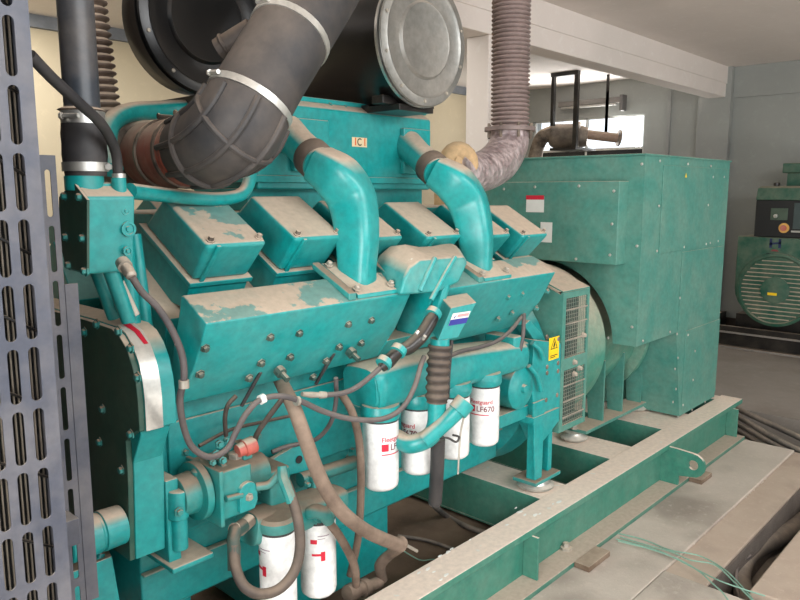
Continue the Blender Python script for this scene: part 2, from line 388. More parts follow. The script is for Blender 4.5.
q_ = P(682, 252, Y=1.7); MB().box(q_.x, AX1-.02, AY0-.005, AY0-.0005, zb+.01, P(656, 254, Y=1.7).z-.012).build('side_cover', ALT, al, .0015)
MB().box(AX0-.012, AX1+.01, AY0-.008, AY1+.01, AZ1-.004, AZ1+.006).build('lid', ALT, al, .002)
# raised front box and long front cover
def frontbox():
    p = [P(615, 183, X=AX0-.1), P(634, 181, X=AX0-.1), P(630, 264, X=AX0-.1), P(613, 265, X=AX0-.1)]
fy = P(618, 182, X=AX0-.1).y
fx = AX0-.11
yl = 2.72; yr = P(619, 200, X=fx).y; zt_ = P(619, 181, X=fx).z; zb_ = P(612, 265, X=fx).z
MB().box(fx, AX0+.002, yr, yl, zb_, zt_).build('front_cover', ALT, al, .004)
fo = MB().box(fx-.004, fx, yr, yl, zb_, zt_)
for (px, py) in ((504, 189), (535, 187), (579, 186), (576, 259), (614, 191), (612, 224), (610, 255)):
    bolt(al, P(px, py, X=fx), (-1, 0, 0), .006, .008, STEEL)
for (px, py) in ((642, 164), (637, 246), (632, 327), (608, 338)):
    bolt(al, P(px, py, X=AX0), (-1, 0, 0), .006, .008, STEEL)
for (px, py) in ((660, 161), (688, 164), (711, 166), (713, 177), (724, 177), (659, 206), (708, 205), (657, 251), (684, 247), (706, 244), (710, 243), (718, 241), (680, 298), (643, 341), (670, 332), (677, 334), (688, 335), (695, 351), (678, 358), (675, 369), (693, 380), (676, 389), (673, 402), (683, 405), (692, 410), (705, 402), (678, 417)):
    bolt(al, P(px, py, Y=AY0-.005), (0, -1, 0), .0055, .006, STEEL)
# stickers on the front cover
st = MB(); c0 = P(526, 212, X=fx-.002); quad(st, c0, (0, -1, 0), (0, 0, 1), abs(P(544, 212, X=fx).y-c0.y), P(526, 196, X=fx).z-c0.z)
st.build('sticker', WSTK, al)
c0 = P(526, 199.5, X=fx-.003); st = MB(); quad(st, c0, (0, -1, 0), (0, 0, 1), abs(P(544, 212, X=fx).y-P(526, 212, X=fx).y), .024); st.build('sticker_header', RED, al)
c0 = P(540, 242, X=fx-.002); st = MB(); quad(st, c0, (0, -1, 0), (0, 0, 1), abs(P(552, 242, X=fx).y-c0.y), P(540, 222, X=fx).z-c0.z); st.build('sticker', WSTK, al)
c0 = P(686, 176, Y=AY0-.008); st = MB(); st.add([c0+V(-.013, 0, -.008), c0+V(.013, 0, -.008), c0+V(0, 0, .02)], [(0, 1, 2)]); st.build('warning_triangle', YEL, al)
# round stator shell, adapter and feet
YC_, ZC_ = 2.30, .80
SHELL = paint('dusty_green_shell', (58, 132, 114), film=.12, lo=-.1, hi=.8, top=.85, rough=.6)
MB().lathe((3.12, YC_, ZC_), (1, 0, 0), [(0, .40), (0, .42), (.05, .45), (.56, .452), (.565, .375), (1.13, .375), (1.131, .44), (1.18, .44), (1.181, .2)], 64).build('stator_shell', SHELL, al, angle=60)
# guard box with mesh windows on the adapter
gx0, gx1, gy, gz0, gz1 = 3.03, 3.29, 1.75, .49, 1.187
fr = MB()
bt = .016
fr.box(gx0, gx1, gy, gy+.012, gz1-.03, gz1).box(gx0, gx1, gy, gy+.012, gz0, gz0+.03).box(gx0, gx0+.03, gy, gy+.012, gz0+.03, gz1-.03).box(gx1-.02, gx1, gy, gy+.012, gz0+.03, gz1-.03).box(gx0+.03, gx1-.02, gy, gy+.012, .80, .86)
fr.build('guard_frame', ALT, al)
MB().box(gx0+.005, gx1-.005, gy+.06, gy+.07, gz0+.01, gz1-.01).build('guard_shadow_plate', plain('guard_shadow_dark', (36, 52, 48), .7), al)  # dark plate added for the shade seen behind the mesh
gmsh = MB()
for k in range(12):
    x = gx0+.03+(gx1-gx0-.05)*(k+.5)/12; gmsh.box(x-.0012, x+.0012, gy+.004, gy+.007, gz0+.03, gz1-.03)
for k in range(34):
    z = gz0+.03+(gz1-gz0-.06)*(k+.5)/34; gmsh.box(gx0+.03, gx1-.02, gy+.0045, gy+.0065, z-.0010, z+.0010)
gmsh.build('wire_mesh', paint('dull_green_wire', (88, 112, 102), film=.2), al)
for z in (.56, .64, .72, .95, 1.03, 1.10): MB().box(gx0+.03, gx1-.02, gy-.003, gy+.002, z-.003, z+.003).build('guard_bar', ZINC, al)
MB().hexa([(gx0, gy+.0125, gz0), (gx0+.012, gy+.0125, gz0), (gx0+.012, 2.05, gz0), (gx0, 2.05, gz0), (gx0, gy+.0125, gz1-.01), (gx0+.012, gy+.0125, gz1-.01), (gx0+.012, 2.05, gz1+.11), (gx0, 2.05, gz1+.11)]).build('guard_side', ALT, al)
MB().hexa([(gx0, gy, gz1+.001), (gx1, gy, gz1+.001), (gx1, 2.1, gz1+.13), (gx0, 2.1, gz1+.13), (gx0, gy, gz1+.008), (gx1, gy, gz1+.008), (gx1, 2.1, gz1+.142), (gx0, 2.1, gz1+.142)]).build('guard_top', ALT, al, .002)
for px, py in ((583, 335), (574, 362), (579, 368), (574, 374)): bolt(al, P(px, py, Y=gy), (0, -1, 0), .011, .02, ZINC)
# feet
fz = .315
MB().box(3.62, 4.49, 1.912, 2.05, fz-.02, fz).build('foot_plate', ALT, al, .002)
MB().box(3.56, 4.50, 2.52, 2.73, fz-.02, fz).build('foot_plate', ALT, al, .002)
for k, (px, pt) in enumerate(((601, 420), (621, 412), (641, 402))):
    q = P(px, pt, Z=fz); x = q.x
    x = (3.852, 4.10, 4.366)[k]; zt = (.682, .69, .695)[k]
    MB().prism([(x, 1.935, fz), (x, 2.03, fz), (x, 2.05, fz+.22), (x, 1.975, zt), (x, 1.935, zt)], (.016, 0, 0)).build('gusset', ALT, al, .001)
for x in (3.62, 4.42):
    for y in (1.99, 2.67):
        MB().lathe((x, y, .246), (0, 0, 1), [(0, .05), (.012, .075), (.02, .078), (.03, .06), (.049, .05)], 28).build('mount_pad', STEEL, al)
        bolt(al, (x, y, fz), (0, 0, 1), .016, .022, ZINC)

# ------------------------------------------------------------ engine
en = thing('diesel_engine', 'long teal diesel engine with six rocker covers along its dusty side', 'engine', (1.9, 2.33, .25))
def ep(mb, name, mat=TEAL, bevel=.004, parent=None, label=None, angle=35):
    o = mb.build(name, mat, parent or en, bevel, angle)
    if label: o['label'] = label
    return o
XF = .875                       # front plane of the gear cover
MB_ = MB
# block, pan
ep(MB().box(.97, 2.95, 1.94, 2.72, .62, 1.25), 'engine_block')
_sx = P(388, 525, Y=2.04).x
ep(MB().box(1.50, _sx, 2.04, 2.60, .06, .36), 'oil_sump', TEAL, .006)
bolts(en, [P(395, 487, Y=2.0)], (0, -1, 0), .012, .014)
ep(MB().prism([(.97, 1.99, .62), (.97, 1.99, .36), (.97, 2.02, .34), (.97, 2.64, .34), (.97, 2.67, .62)], (1.88, 0, 0)), 'oil_pan', TEAL, .008)
ep(MB().box(.97, 2.9, 1.955, 1.99, .60, .64).box(.97, 2.9, 1.965, 1.99, .50, .508), 'pan_rail')
ep(MB().box(1.05, 1.95, 1.925, 1.94, .70, .98), 'side_cover', bevel=.006)
ep(MB().box(1.97, 2.9, 1.925, 1.94, .70, .98), 'side_cover', bevel=.006)
bolts(en, [(x, 1.955, .62) for x in (1.05, 1.2, 1.35, 1.5, 1.65, 1.8, 1.95, 2.1, 2.25, 2.4, 2.55, 2.7, 2.85)], (0, -1, 0), .008, .012)
bolts(en, [P(px, py, Y=1.925) for px, py in ((185, 452), (297, 456), (258, 436), (348, 458), (352, 450))], (0, -1, 0), .009, .014)
# cylinder heads under the rockers
ep(MB().prism([(1.05, 1.90, 1.30), (1.05, 2.12, 1.44), (1.05, 2.2, 1.3), (1.05, 1.95, 1.1)], (1.86, 0, 0)), 'cylinder_head_bank')
ep(MB().prism([(1.02, 2.46, 1.3), (1.02, 2.60, 1.50), (1.02, 2.85, 1.35), (1.02, 2.72, 1.1)], (1.86, 0, 0)), 'cylinder_head_bank')
# V valley casting
ep(MB().box(1.12, 2.95, 2.06, 2.60, 1.2, 1.60), 'valley_casting')
# rocker covers
xr = (1.288, 1.600, 1.890, 2.228, 2.571, 2.867)
zoff = (0, .004, -.012, -.022, -.034, -.045)
def rocker(x1, dz, i):
    x1 = x1+.02; W = .207; x0 = x1-W; s = dz
    A = (1.75, 1.520+s); B = (1.981, 1.652+s); C_ = (1.851, 1.412+s); D = (2.117, 1.566+s)
    cv = MB(); ch = .012
    cv.hexa([(x0+.008, C_[0], C_[1]), (x1-.008, C_[0], C_[1]), (x1-.008, D[0], D[1]), (x0+.008, D[0], D[1]), (x0, A[0], A[1]), (x1, A[0], A[1]), (x1, B[0], B[1]), (x0, B[0], B[1])])
    r = ep(cv, 'rocker_cover', TEALP if i == 0 else TEAL, .014)
    r.modifiers['bevel'].segments = 3
    # flange and lower housing
    du = Vector((0, .707, -.707)); o1 = Vector((0, .0, 0))
    C3 = Vector((0, C_[0], C_[1])); D3 = Vector((0, D[0], D[1])); dn = Vector((0, .045, -.085))
    e = (C3-D3).normalized()*.012
    fl = MB().hexa([V(x0-.006, 0, 0)+C3+e+dn*.16, V(x1+.006, 0, 0)+C3+e+dn*.16, V(x1+.006, 0, 0)+D3-e+dn*.16, V(x0-.006, 0, 0)+D3-e+dn*.16,
                    V(x0-.006, 0, 0)+C3+e, V(x1+.006, 0, 0)+C3+e, V(x1+.006, 0, 0)+D3-e, V(x0-.006, 0, 0)+D3-e])
    ep(fl, 'cover_flange', TEAL, .003)
    lo = MB().hexa([V(x0+.002, 0, 0)+C3+dn*1.0, V(x1-.002, 0, 0)+C3+dn*1.0, V(x1-.002, 0, 0)+D3+dn*2.2, V(x0+.002, 0, 0)+D3+dn*2.2,
                    V(x0+.002, 0, 0)+C3+dn*.15, V(x1-.002, 0, 0)+C3+dn*.15, V(x1-.002, 0, 0)+D3+dn*.15, V(x0+.002, 0, 0)+D3+dn*.15])
    ep(lo, 'rocker_housing', TEAL, .004)
    rb = MB()
    dvec = (C3-Vector((0, A[0], A[1])))
    nrm = Vector((0, -.707, -.707))
    for xx in (x0+.028,):
        a0 = Vector((xx, A[0], A[1]))+nrm*.0; rb.hexa([a0+dvec+V(0, 0, 0), a0+dvec+V(.014, 0, 0), a0+V(.014, 0, 0), a0, a0+dvec+nrm*.008, a0+dvec+V(.014, 0, 0)+nrm*.008, a0+V(.014, 0, 0)+nrm*.008, a0+nrm*.008])
    ep(rb, 'cover_rib', TEAL, .002)
    tn = Vector((0, -.5, .866))
    for xx in (x0+.022, x1-.02):
        q = Vector((xx, A[0]+.022, A[1]+.010)); MB().lathe(q-tn*.004, tn, [(0, .014), (.008, .013), (.009, .009), (.02, .008)], 6).build('bolt', DKST, r)
for i, x in enumerate(xr): rocker(x, zoff[i], i)
# far bank rocker covers (plain backs)
for x in xr:
    ep(MB().hexa([(x-.18, 2.55, 1.566), (x, 2.55, 1.566), (x, 2.81, 1.412), (x-.18, 2.81, 1.412), (x-.18, 2.69, 1.652), (x, 2.69, 1.652), (x, 2.91, 1.52), (x-.18, 2.91, 1.52)]), 'rocker_cover', TEAL, .01)

# water / air manifolds along the side
def manifold(x0, x1, zt, ybk):
    sec = [(1.62, zt), (1.693, zt-.134), (1.785, zt-.250), (1.84, zt-.262), (1.80, zt-.1), (1.755, zt+.02), (1.745, zt+.062), (1.73, zt+.062)]
    return ep(MB().prism([(x0, y, z) for y, z in sec], (x1-x0, 0, 0)), 'side_manifold', TEALP, .006)
m1 = manifold(1.007, 1.80, 1.329, 1.92)
m2 = manifold(1.93, 2.735, 1.322, 1.92)
MBr = MB().prism([(2.70, 1.62, 1.322), (2.70, 1.693, 1.188), (2.62, 1.785, 1.072), (2.62, 1.92, 1.12), (2.70, 1.92, 1.322)], (.01, 0, 0))
ep(MB().prism([(1.79, 1.72, 1.15), (1.79, 1.785, 1.08), (1.79, 1.9, 1.10), (1.79, 1.9, 1.16)], (.16, 0, 0)), 'manifold_link', TEAL)
nf = Vector((0, -.878, -.478)).normalized(); nf2 = Vector((0, -.78, -.62)).normalized()
def onface(px, py, z0=1.329):   # point on the slanted upper face of the manifold
    y0_ = 1.62; n_ = Vector((0, -.878, -.478)); p0 = Vector((0, 1.62, z0))
    d = FW + RT*((px-CX)/F) + UP*((CY-py)/F); t = (p0-CAM).dot(n_)/d.dot(n_); return CAM+d*t
for px, py in ((270, 337), (299, 333), (290, 357), (261, 363), (249, 378), (348, 324), (371, 320), (361, 343), (339, 347), (326, 361), (313, 377), (205, 348), (200, 374)):
    bolt(m1, onface(px, py), nf, .0095, .014, BOLTD)
for px, py in ((508, 297), (522, 294), (547, 291), (536, 308), (512, 313), (498, 319)):
    bolt(m2, onface(px, py, 1.322), nf, .0095, .014)
for px, py in ((273, 371), (345, 352)):
    q = onface(px, py); ep(MB().lathe(q+V(.02, 0, 0), nf, [(0, .018), (.02, .018), (.022, .010), (.05, .010)], 10), 'manifold_boss', BOLTD, 0)
    q2 = q+V(-.035, 0.015, 0); ep(MB().tube([q2, q2+V(-.03, .06, -.11)], .006, 8), 'bracket_rod', RUB, 0)

# humped crossover cover bridging the manifolds
fo_ = [P(*q, Y=1.60) for q in ((400, 296), (404, 280), (410, 268), (420, 260), (434, 259), (446, 258), (464, 257), (468, 263), (459, 283), (438, 293))]
ba_ = [P(*q, Y=1.71) for q in ((382, 288), (386, 268), (392, 254), (403, 244), (419, 247), (438, 246), (453, 243), (461, 250), (453, 272), (430, 285))]
hm = MB(); nh = 10
hm.add(fo_+ba_+[p+V(0, .07, -.01) for p in ba_], [tuple(range(nh)), tuple(reversed(range(2*nh, 3*nh)))]+[(i, (i+1) % nh, (i+1) % nh+nh, i+nh) for i in range(nh)]+[(i+nh, (i+1) % nh+nh, (i+1) % nh+2*nh, i+2*nh) for i in range(nh)])
ep(hm, 'crossover_cover', paint('teal_scraped_cover', (10, 147, 146), rough=.38, spot=1), .012, label='humped teal cover with two ribs and white scrape marks', angle=50)
for a_, b_, c_ in (((435, 258), (428, 273), (420, 291)), ((455, 257), (444, 276), (431, 300))):
    ep(MB().tube([P(*a_, Y=1.60), P(*b_, Y=1.597), P(*c_, Y=1.597)], [.009, .010, .009], 10), 'cover_rib', TEAL, 0)
ep(MB().tube([P(444, 285, Y=1.62), P(436, 312, Y=1.62), P(432, 332, Y=1.63)], [.02, .018, .014], 10, sq=.6), 'support_arm', TEAL, 0)
# breather box with name plate
bb = ep(MB().hexa([P(438, 341, Y=1.53), P(458, 338, Y=1.53), P(450, 325, Y=1.62), P(429, 328, Y=1.62), P(451.5, 308, Y=1.53), P(477, 302.5, Y=1.53), P(467, 292.5, Y=1.62), P(441, 297, Y=1.62)]), 'breather_box', TEAL, .004)
o_ = P(448, 326, Y=1.5285); uxn = (P(466, 323, Y=1.5285)-o_); uyn = (P(453, 313.5, Y=1.5285)-o_)
def para(o, a, b): return MB().add([o, o+a, o+a+b, o+b], [(0, 1, 2, 3)])
ep(para(o_, uxn, uyn), 'name_plate', WSTK, 0, bb)
ep(para(o_-V(0, .0008, 0), uxn, uyn*.48), 'plate_band', BLUE, 0, bb)
t_ = MB(); t_.add([o_-V(0, .0008, 0)+uxn*.12+uyn*.6, o_-V(0, .0008, 0)+uxn*.2+uyn*.56, o_-V(0, .0008, 0)+uxn*.25+uyn*.92], [(0, 1, 2)]); ep(t_, 'plate_mark', BLUE, 0, bb)
t_ = MB().add([o_-V(0, .0008, 0)+uxn*.32+uyn*.62, o_-V(0, .0008, 0)+uxn*.95+uyn*.62, o_-V(0, .0008, 0)+uxn*.95+uyn*.85, o_-V(0, .0008, 0)+uxn*.32+uyn*.85], [(0, 1, 2, 3)]); ep(t_, 'plate_print', plain('faded_red_print', (205, 150, 150), .5), 0, bb)
# corrugated breather hose and branched pipe
ctr = [P(440, 345, Y=1.56), P(438, 372, Y=1.56), P(437, 402, Y=1.56)]
path = spline(ctr, 40); rr = [.039+.0035*math.sin(i/len(path)*2*PI*7) for i in range(len(path))]
ep(MB().tube(path, rr, 20), 'corrugated_breather_hose', RUB2, 0, label='black corrugated rubber hose')
ep(MB().cyl(P(440, 338, Y=1.56), P(440, 346, Y=1.56), .033), 'hose_neck', TEAL, 0)
yp = ep(MB().tube(spline([P(437, 400, Y=1.56), P(436, 425, Y=1.56), P(428, 438, Y=1.57), P(410, 444, Y=1.62), P(396, 438, Y=1.70)], 8), .033, 18).tube(spline([P(424, 441, Y=1.56), P(445, 423, Y=1.52), P(459, 409, Y=1.49)], 6), [.028, .028, .030], 18), 'branched_pipe', TEAL, 0)
ep(MB().tube([P(457, 412, Y=1.495), P(466, 401, Y=1.48)], [.036, .037], 20), 'filler_cap', TEALP, .003, yp)
ep(MB().tube(spline([P(468, 402, Y=1.475), P(461, 430, Y=1.5), P(459, 455, Y=1.5), P(458, 474, Y=1.5)], 8), .0035, 6), 'cap_chain', ZINC, 0, yp)
ep(MB().tube(spline([P(440, 438, Y=1.53), P(448, 438, Y=1.5), P(456, 442, Y=1.5), P(459, 437, Y=1.5), P(453, 435, Y=1.5)], 6), .004, 6), 'cap_wire', RUB, 0, yp)
ep(MB().tube(spline([P(438, 438, Y=1.60), P(437, 470, Y=1.62), P(435, 502, Y=1.66)], 8), .026, 16), 'breather_down_pipe', RUB, 0, label='black rubber pipe running down to the floor')
ep(MB().tube([P(451, 340, Y=1.57), P(448, 375, Y=1.57), P(447, 398, Y=1.57)], .009, 8), 'hose_strap', RUB, 0)

# intake elbows from the aftercooler down to the manifolds
def elbow(pts, rs, boot, y0):
    e = ep(MB().tube(spline(pts, 8), rs, 28, sq=.48, up=(0, -.4, 1)), 'intake_elbow', TEAL, 0)
    return e
e1 = [P(319, 164, Y=1.87), P(338, 178, Y=1.80), P(352, 200, Y=1.77), P(357, 235, Y=1.735), P(357, 268, Y=1.73), P(356, 297, Y=1.73)]
elbow(e1, [(.062, .062), (.074, .068), (.076, .062), (.068, .054), (.058, .050), (.062, .056)], 0, 0)
e2 = [P(437, 172, Y=1.87), P(455, 184, Y=1.80), P(468, 203, Y=1.77), P(475, 232, Y=1.735), P(477, 260, Y=1.73), P(477, 283, Y=1.73)]
elbow(e2, [(.062, .062), (.074, .068), (.076, .062), (.068, .054), (.058, .050), (.062, .056)], 0, 0)
for e, x in ((e1, 0), (e2, 0)):
    d = (e[0]-e[1]).normalized()
    s0_ = P(287, 133, Y=2.10) if e is e1 else P(408, 146, Y=2.10)
    d = (s0_-e[0]).normalized(); Ld = (s0_-e[0]).length
    ep(MB().tube([e[0]-d*.01, e[0]+d*Ld*.6, s0_], [.060, .058, .066], 24), 'elbow_pipe', TEAL, 0)
    ep(MB().tube([e[0]+d*.0, e[0]+d*.012, e[0]+d*.060, e[0]+d*.07], [.060, .067, .067, .060], 24), 'rubber_boot', RUB2, 0)
    q = e[-1]; zt = 1.329 if e is e1 else 1.322
    fl = ep(MB().prism([(q.x-.09, 1.625, zt+.004), (q.x-.09, 1.625, zt+.018), (q.x-.09, 1.80, zt+.106), (q.x-.09, 1.80, zt+.09)], (.18, 0, 0)), 'elbow_flange', TEAL, .003)
    for sx_ in (-1, 1):
        for yy in (1.645, 1.775): bolt(fl, (q.x+sx_*.078, yy, zt+.02+(yy-1.62)*.52), (0, -.45, .89), .010, .016, ZINC)
    for xx in ((q.x-.115,) if e is e2 else (q.x-.115, q.x+.135)):
        ep(MB().prism([(xx-.016, 1.622, zt+.002), (xx-.016, 1.622, zt+.026), (xx-.016, 1.80, zt+.112), (xx-.016, 1.80, zt+.09)], (.032, 0, 0)), 'clamp_bar', TEALC, .005)

# aftercooler
ac = ep(MB().prism([(1.53, 2.10, 1.675), (1.53, 2.10, 1.975), (1.53, 2.14, 2.0), (1.53, 2.55, 2.0), (1.53, 2.55, 1.675)], (.93, 0, 0)), 'aftercooler', TEAL, .01)
ep(MB().box(1.51, 2.475, 2.085, 2.57, 1.70, 1.725).box(1.51, 2.475, 2.14, 2.56, 2.0, 2.018), 'cooler_flange', TEAL, .003, ac)
ep(MB().box(1.52, 2.46, 2.15, 2.5, 1.60, 1.68), 'cooler_base', TEAL, .004, ac)
for xx in (P(408, 150, Y=2.09).x, P(300, 130, Y=2.09).x):
    ep(MB().box(xx-.04, xx+.13, 2.075, 2.10, 1.74, 1.93), 'cooler_port', TEAL, .006, ac)
for px in (330, 345, 368, 392, 412): bolt(ac, P(px, 105+(px-330)*.16, Y=2.14)*1, (0, -.5, 1), .008, .01)
so = P(352, 146.5, Y=2.0985); uw = P(367, 148, Y=2.0985)-so; uw.z = 0; hh = V(0, 0, P(353, 137, Y=2.0985).z-so.z)
stk = ep(para(so, uw, hh), 'sticker', CREAMST, 0, ac)
for u_ in (.08, .70):
    t_ = MB(); flat_text(t_, '1', .042, so-V(0, .001, 0)+uw*u_+hh*.16, (1, 0, 0), (0, 0, 1), 1.15); ep(t_, 'sticker_digit', ORG_, 0, ac)
t_ = MB(); flat_text(t_, 'C', .040, so-V(0, .001, 0)+uw*.33+hh*.15, (1, 0, 0), (0, 0, 1), .9); ep(t_, 'sticker_letter', INK, 0, ac)

# gear housing at the front
def gp(px, py): p = P(px, py, X=XF); return (p.y, p.z)
sp = [(1.845, 1.312), (1.80, 1.297), (1.765, 1.268), (1.738, 1.226), (1.724, 1.18), (1.7185, 1.134), (1.7185, 1.09), (1.7185, 1.05)]
out = [gp(92, 318)] + sp + [gp(143, 430), gp(132, 440), gp(134, 475), gp(136, 560)]
out += [(2.80, .655), (2.85, .9), (2.85, 1.15), (2.66, 1.316)]
gh = ep(MB().prism([(XF, y, z) for y, z in out], (.09, 0, 0)), 'gear_housing', TEAL, .004)
ins = [(y+(.004 if y < 2.3 else -.012), z-(.004 if z > 1.2 else 0)) for y, z in out]
gc = ep(MB().prism([(XF-.016, y, z) for y, z in ins], (.017, 0, 0)), 'gear_cover', FRONTSHADE, .003, label='front gear cover with its shade painted in dark green')
for px, py in ((97, 324), (119, 331), (131, 348), (138, 377), (103, 409), (100, 442), (131, 434), (85, 332), (122, 470)):
    q = P(px, py, X=XF-.016); bolt(gc, q, (-1, 0, 0), .010, .012)
# worn metal strip with red paint on the edge of the housing
strip = MB(); 
vs = []
for k, (y, z) in enumerate(sp):
    a = Vector(sp[min(k+1, 7)])-Vector(sp[max(k-1, 0)]); n_ = Vector((a.y, -a.x)).normalized()
    if n_.x > 0: n_ = -n_
    for xx, of in ((XF+.0, .003), (XF+.048, .003), (XF+.048, .0), (XF, .0)):
        vs.append(V(xx, y+n_.x*of, z+n_.y*of))
strip.add(vs, [(k*4+j, k*4+(j+1) % 4, (k+1)*4+(j+1) % 4, (k+1)*4+j) for k in range(7) for j in range(4)]+[(0, 1, 2, 3), (28, 29, 30, 31)])
ep(strip, 'metal_strip', STEEL, 0, gh, label='bright bare metal strip')
rp = MB(); vs = []
for k, (y, z) in enumerate(sp[:3]):
    a = Vector(sp[k+1])-Vector(sp[max(k-1, 0)]); n_ = Vector((a.y, -a.x)).normalized()
    if n_.x > 0: n_ = -n_
    vs += [V(XF+.014+.008*k, y+n_.x*.0045, z+n_.y*.0045), V(XF+.034+.004*k, y+n_.x*.0045, z+n_.y*.0045)]
rp.add(vs, [(0, 1, 3, 2), (2, 3, 5, 4)])
ep(rp, 'paint_mark', RED, 0, gh, label='smear of red paint')
# lower gear housing shoulder
ep(MB().prism([(XF+.0, 1.805, .93), (XF, 1.75, 1.03), (XF, 1.75, 1.06), (XF, 1.9, 1.06), (XF, 1.9, .93)], (.085, 0, 0)), 'housing_shoulder', TEAL, .004)
# accessory drive stub in front
st0 = P(121, 524, X=XF-.02)
sh = MB().lathe(st0, (-1, -0.0, 0), [(0, .054), (.06, .056), (.062, .051), (.068, .051), (.07, .056), (.15, .056), (.155, .052)], 36)
ep(sh, 'drive_hub', TEAL, .002)
q = P(108, 560, X=XF-.02)
ep(MB().box(XF-.14, XF-.08, q.y-.03, q.y+.04, .45, .60).tube([q+V(-.02, 0, .03), q+V(-.06, -.02, -.05)], .014, 10), 'front_bracket', TEAL)
ep(MB().hexa([P(72, 602, Y=1.90), P(120, 602, Y=1.90), V(1.0, 2.3, .3), V(.62, 2.3, .3), P(72, 572, Y=1.90), P(112, 556, Y=1.90), V(1.0, 2.3, .5), V(.62, 2.3, .5)]), 'front_support', TEAL, .004)
# small pipe stub beside gear housing
q = P(180, 548, Y=1.80)
ep(MB().cyl(P(180, 548, Y=1.80), P(178, 500, Y=1.80), .024), 'drain_pipe', TEAL, .002)
ep(MB().cyl(P(178, 518, Y=1.80), P(178, 489, Y=1.80), .031), 'drain_pipe_boss', TEAL, .006)
bolt(en, P(179, 512, Y=1.768), (0, -1, 0), .010, .012)
q = P(182, 552, Y=1.83); ep(MB().box(q.x-.07, q.x+.065, 1.76, 1.95, q.z-.018, q.z), 'drain_flange', TEAL, .006)
ep(MB().box(.965, 1.005, 1.80, 1.96, .60, .86), 'housing_edge', TEAL)

# thermostat housing
th = ep(MB().prism([P(86, 197, X=.76), P(86, 275, X=.76), P(66, 270, X=.76), P(58, 240, X=.76), P(58, 195, X=.76), P(74, 181, X=.76)], (.125, 0, 0)), 'thermostat_housing', TEAL, .008)
y0 = P(86, 230, X=.76).y
MB().prism([P(87, 200, X=.755), P(87, 272, X=.755), P(66, 268, X=.755), P(59, 240, X=.755), P(59, 197, X=.755), P(74, 183, X=.755)], (.006, 0, 0)).build('end_cover', FRONTSHADE, th)
for px, py in ((66, 196), (81, 197), (67, 237), (84, 238), (86, 271), (70, 265)): bolt(th, P(px, py, X=.757), (-1, 0, 0), .009, .014)
for px, py, r in ((125, 211, .011), (128, 229, .019), (127, 251, .012)):
    q = P(px, py, Y=y0-.001)
    MB().lathe(q, (0, -1, 0), [(0, r), (.006, r), (.006, r*.7), (.003, r*.65), (.003, r*.4), (.008, r*.35)], 20).build('plug', TEAL, th)
ep(MB().box(.80, .865, y0+.03, y0+.11, 1.64, 1.69), 'vent_boss', TEAL, .004, th)
q = P(84, 176, Y=1.80); ep(MB().cyl(q-V(0, 0, .035), q, .046, seg=28), 'thermostat_neck', TEAL, 0, th)
q = P(119, 186, Y=1.76); ep(MB().cyl(q-V(0, 0, .07), q+V(0, 0, .02), .018), 'hose_neck', TEAL, 0, th)
for y_ in (1.76, 1.84):
    ep(MB().tube([V(.83, y_+.03, 1.50), V(.89, y_+.05, 1.33)], .020, 12), 'housing_leg', TEAL, 0)
ep(MB().tube([V(.93, 1.88, 1.52), V(.93, 1.86, 1.25)], .02, 12).tube([V(.98, 1.93, 1.55), V(.99, 1.90, 1.25)], .018, 12), 'coolant_pipe', TEAL, 0)
ep(MB().hexa([P(118, 285, Y=1.84), P(124, 280, Y=1.84), P(124, 280, Y=1.88), P(118, 285, Y=1.88), P(133, 318, Y=1.80), P(140, 314, Y=1.80), P(140, 314, Y=1.84), P(133, 318, Y=1.84)]), 'lifting_bracket', ZINC, .002)
# green pipes behind
ep(MB().tube(spline([P(113, 170, Y=2.05), P(107, 150, Y=2.1), P(110, 125, Y=2.15), P(128, 113, Y=2.2), P(160, 110, Y=2.25), P(200, 108, Y=2.25)], 8), .03, 16), 'rear_coolant_pipe', TEAL, 0)
ep(MB().tube(spline([P(130, 191, Y=1.80), P(175, 196, Y=1.90), P(215, 199, Y=1.93), P(240, 195, Y=1.95), P(249, 182, Y=1.97), P(251, 165, Y=1.99)], 8), .021, 14), 'vent_pipe', TEAL, 0)
# turbochargers
tc_ = P(146, 157, Y=2.22)
ep(MB().lathe(tc_, (-.15, 1, 0), [(-.05, .07), (0, .12), (.06, .13), (.12, .1), (.2, .08)], 36), 'turbocharger', DKST, .004)
tq = P(457, 164, Y=2.30); RTV = V(.72, -.35, 0)
vol = [tq+RTV*(.070*math.cos(a_*.35))+V(0, 0, .062*math.sin(a_*.35)) for a_ in range(-3, 14)]
tb = ep(MB().tube(vol, [.062, .058, .05, .04, .03], 18).lathe(tq+V(0, -.04, 0), (0, 1, 0), [(0, .03), (.01, .05), (.08, .055), (.09, .03)], 24), 'turbocharger', OCH, 0, label='pale ochre heat-wrapped turbocharger')
ep(MB().box(2.42, 2.62, 2.12, 2.3, 1.70, 1.76), 'turbo_bracket', TEAL)
ep(MB().box(tq.x-.06, tq.x+.08, tq.y, tq.y+.1, tq.z-.22, tq.z-.05), 'turbo_foot', OCH)

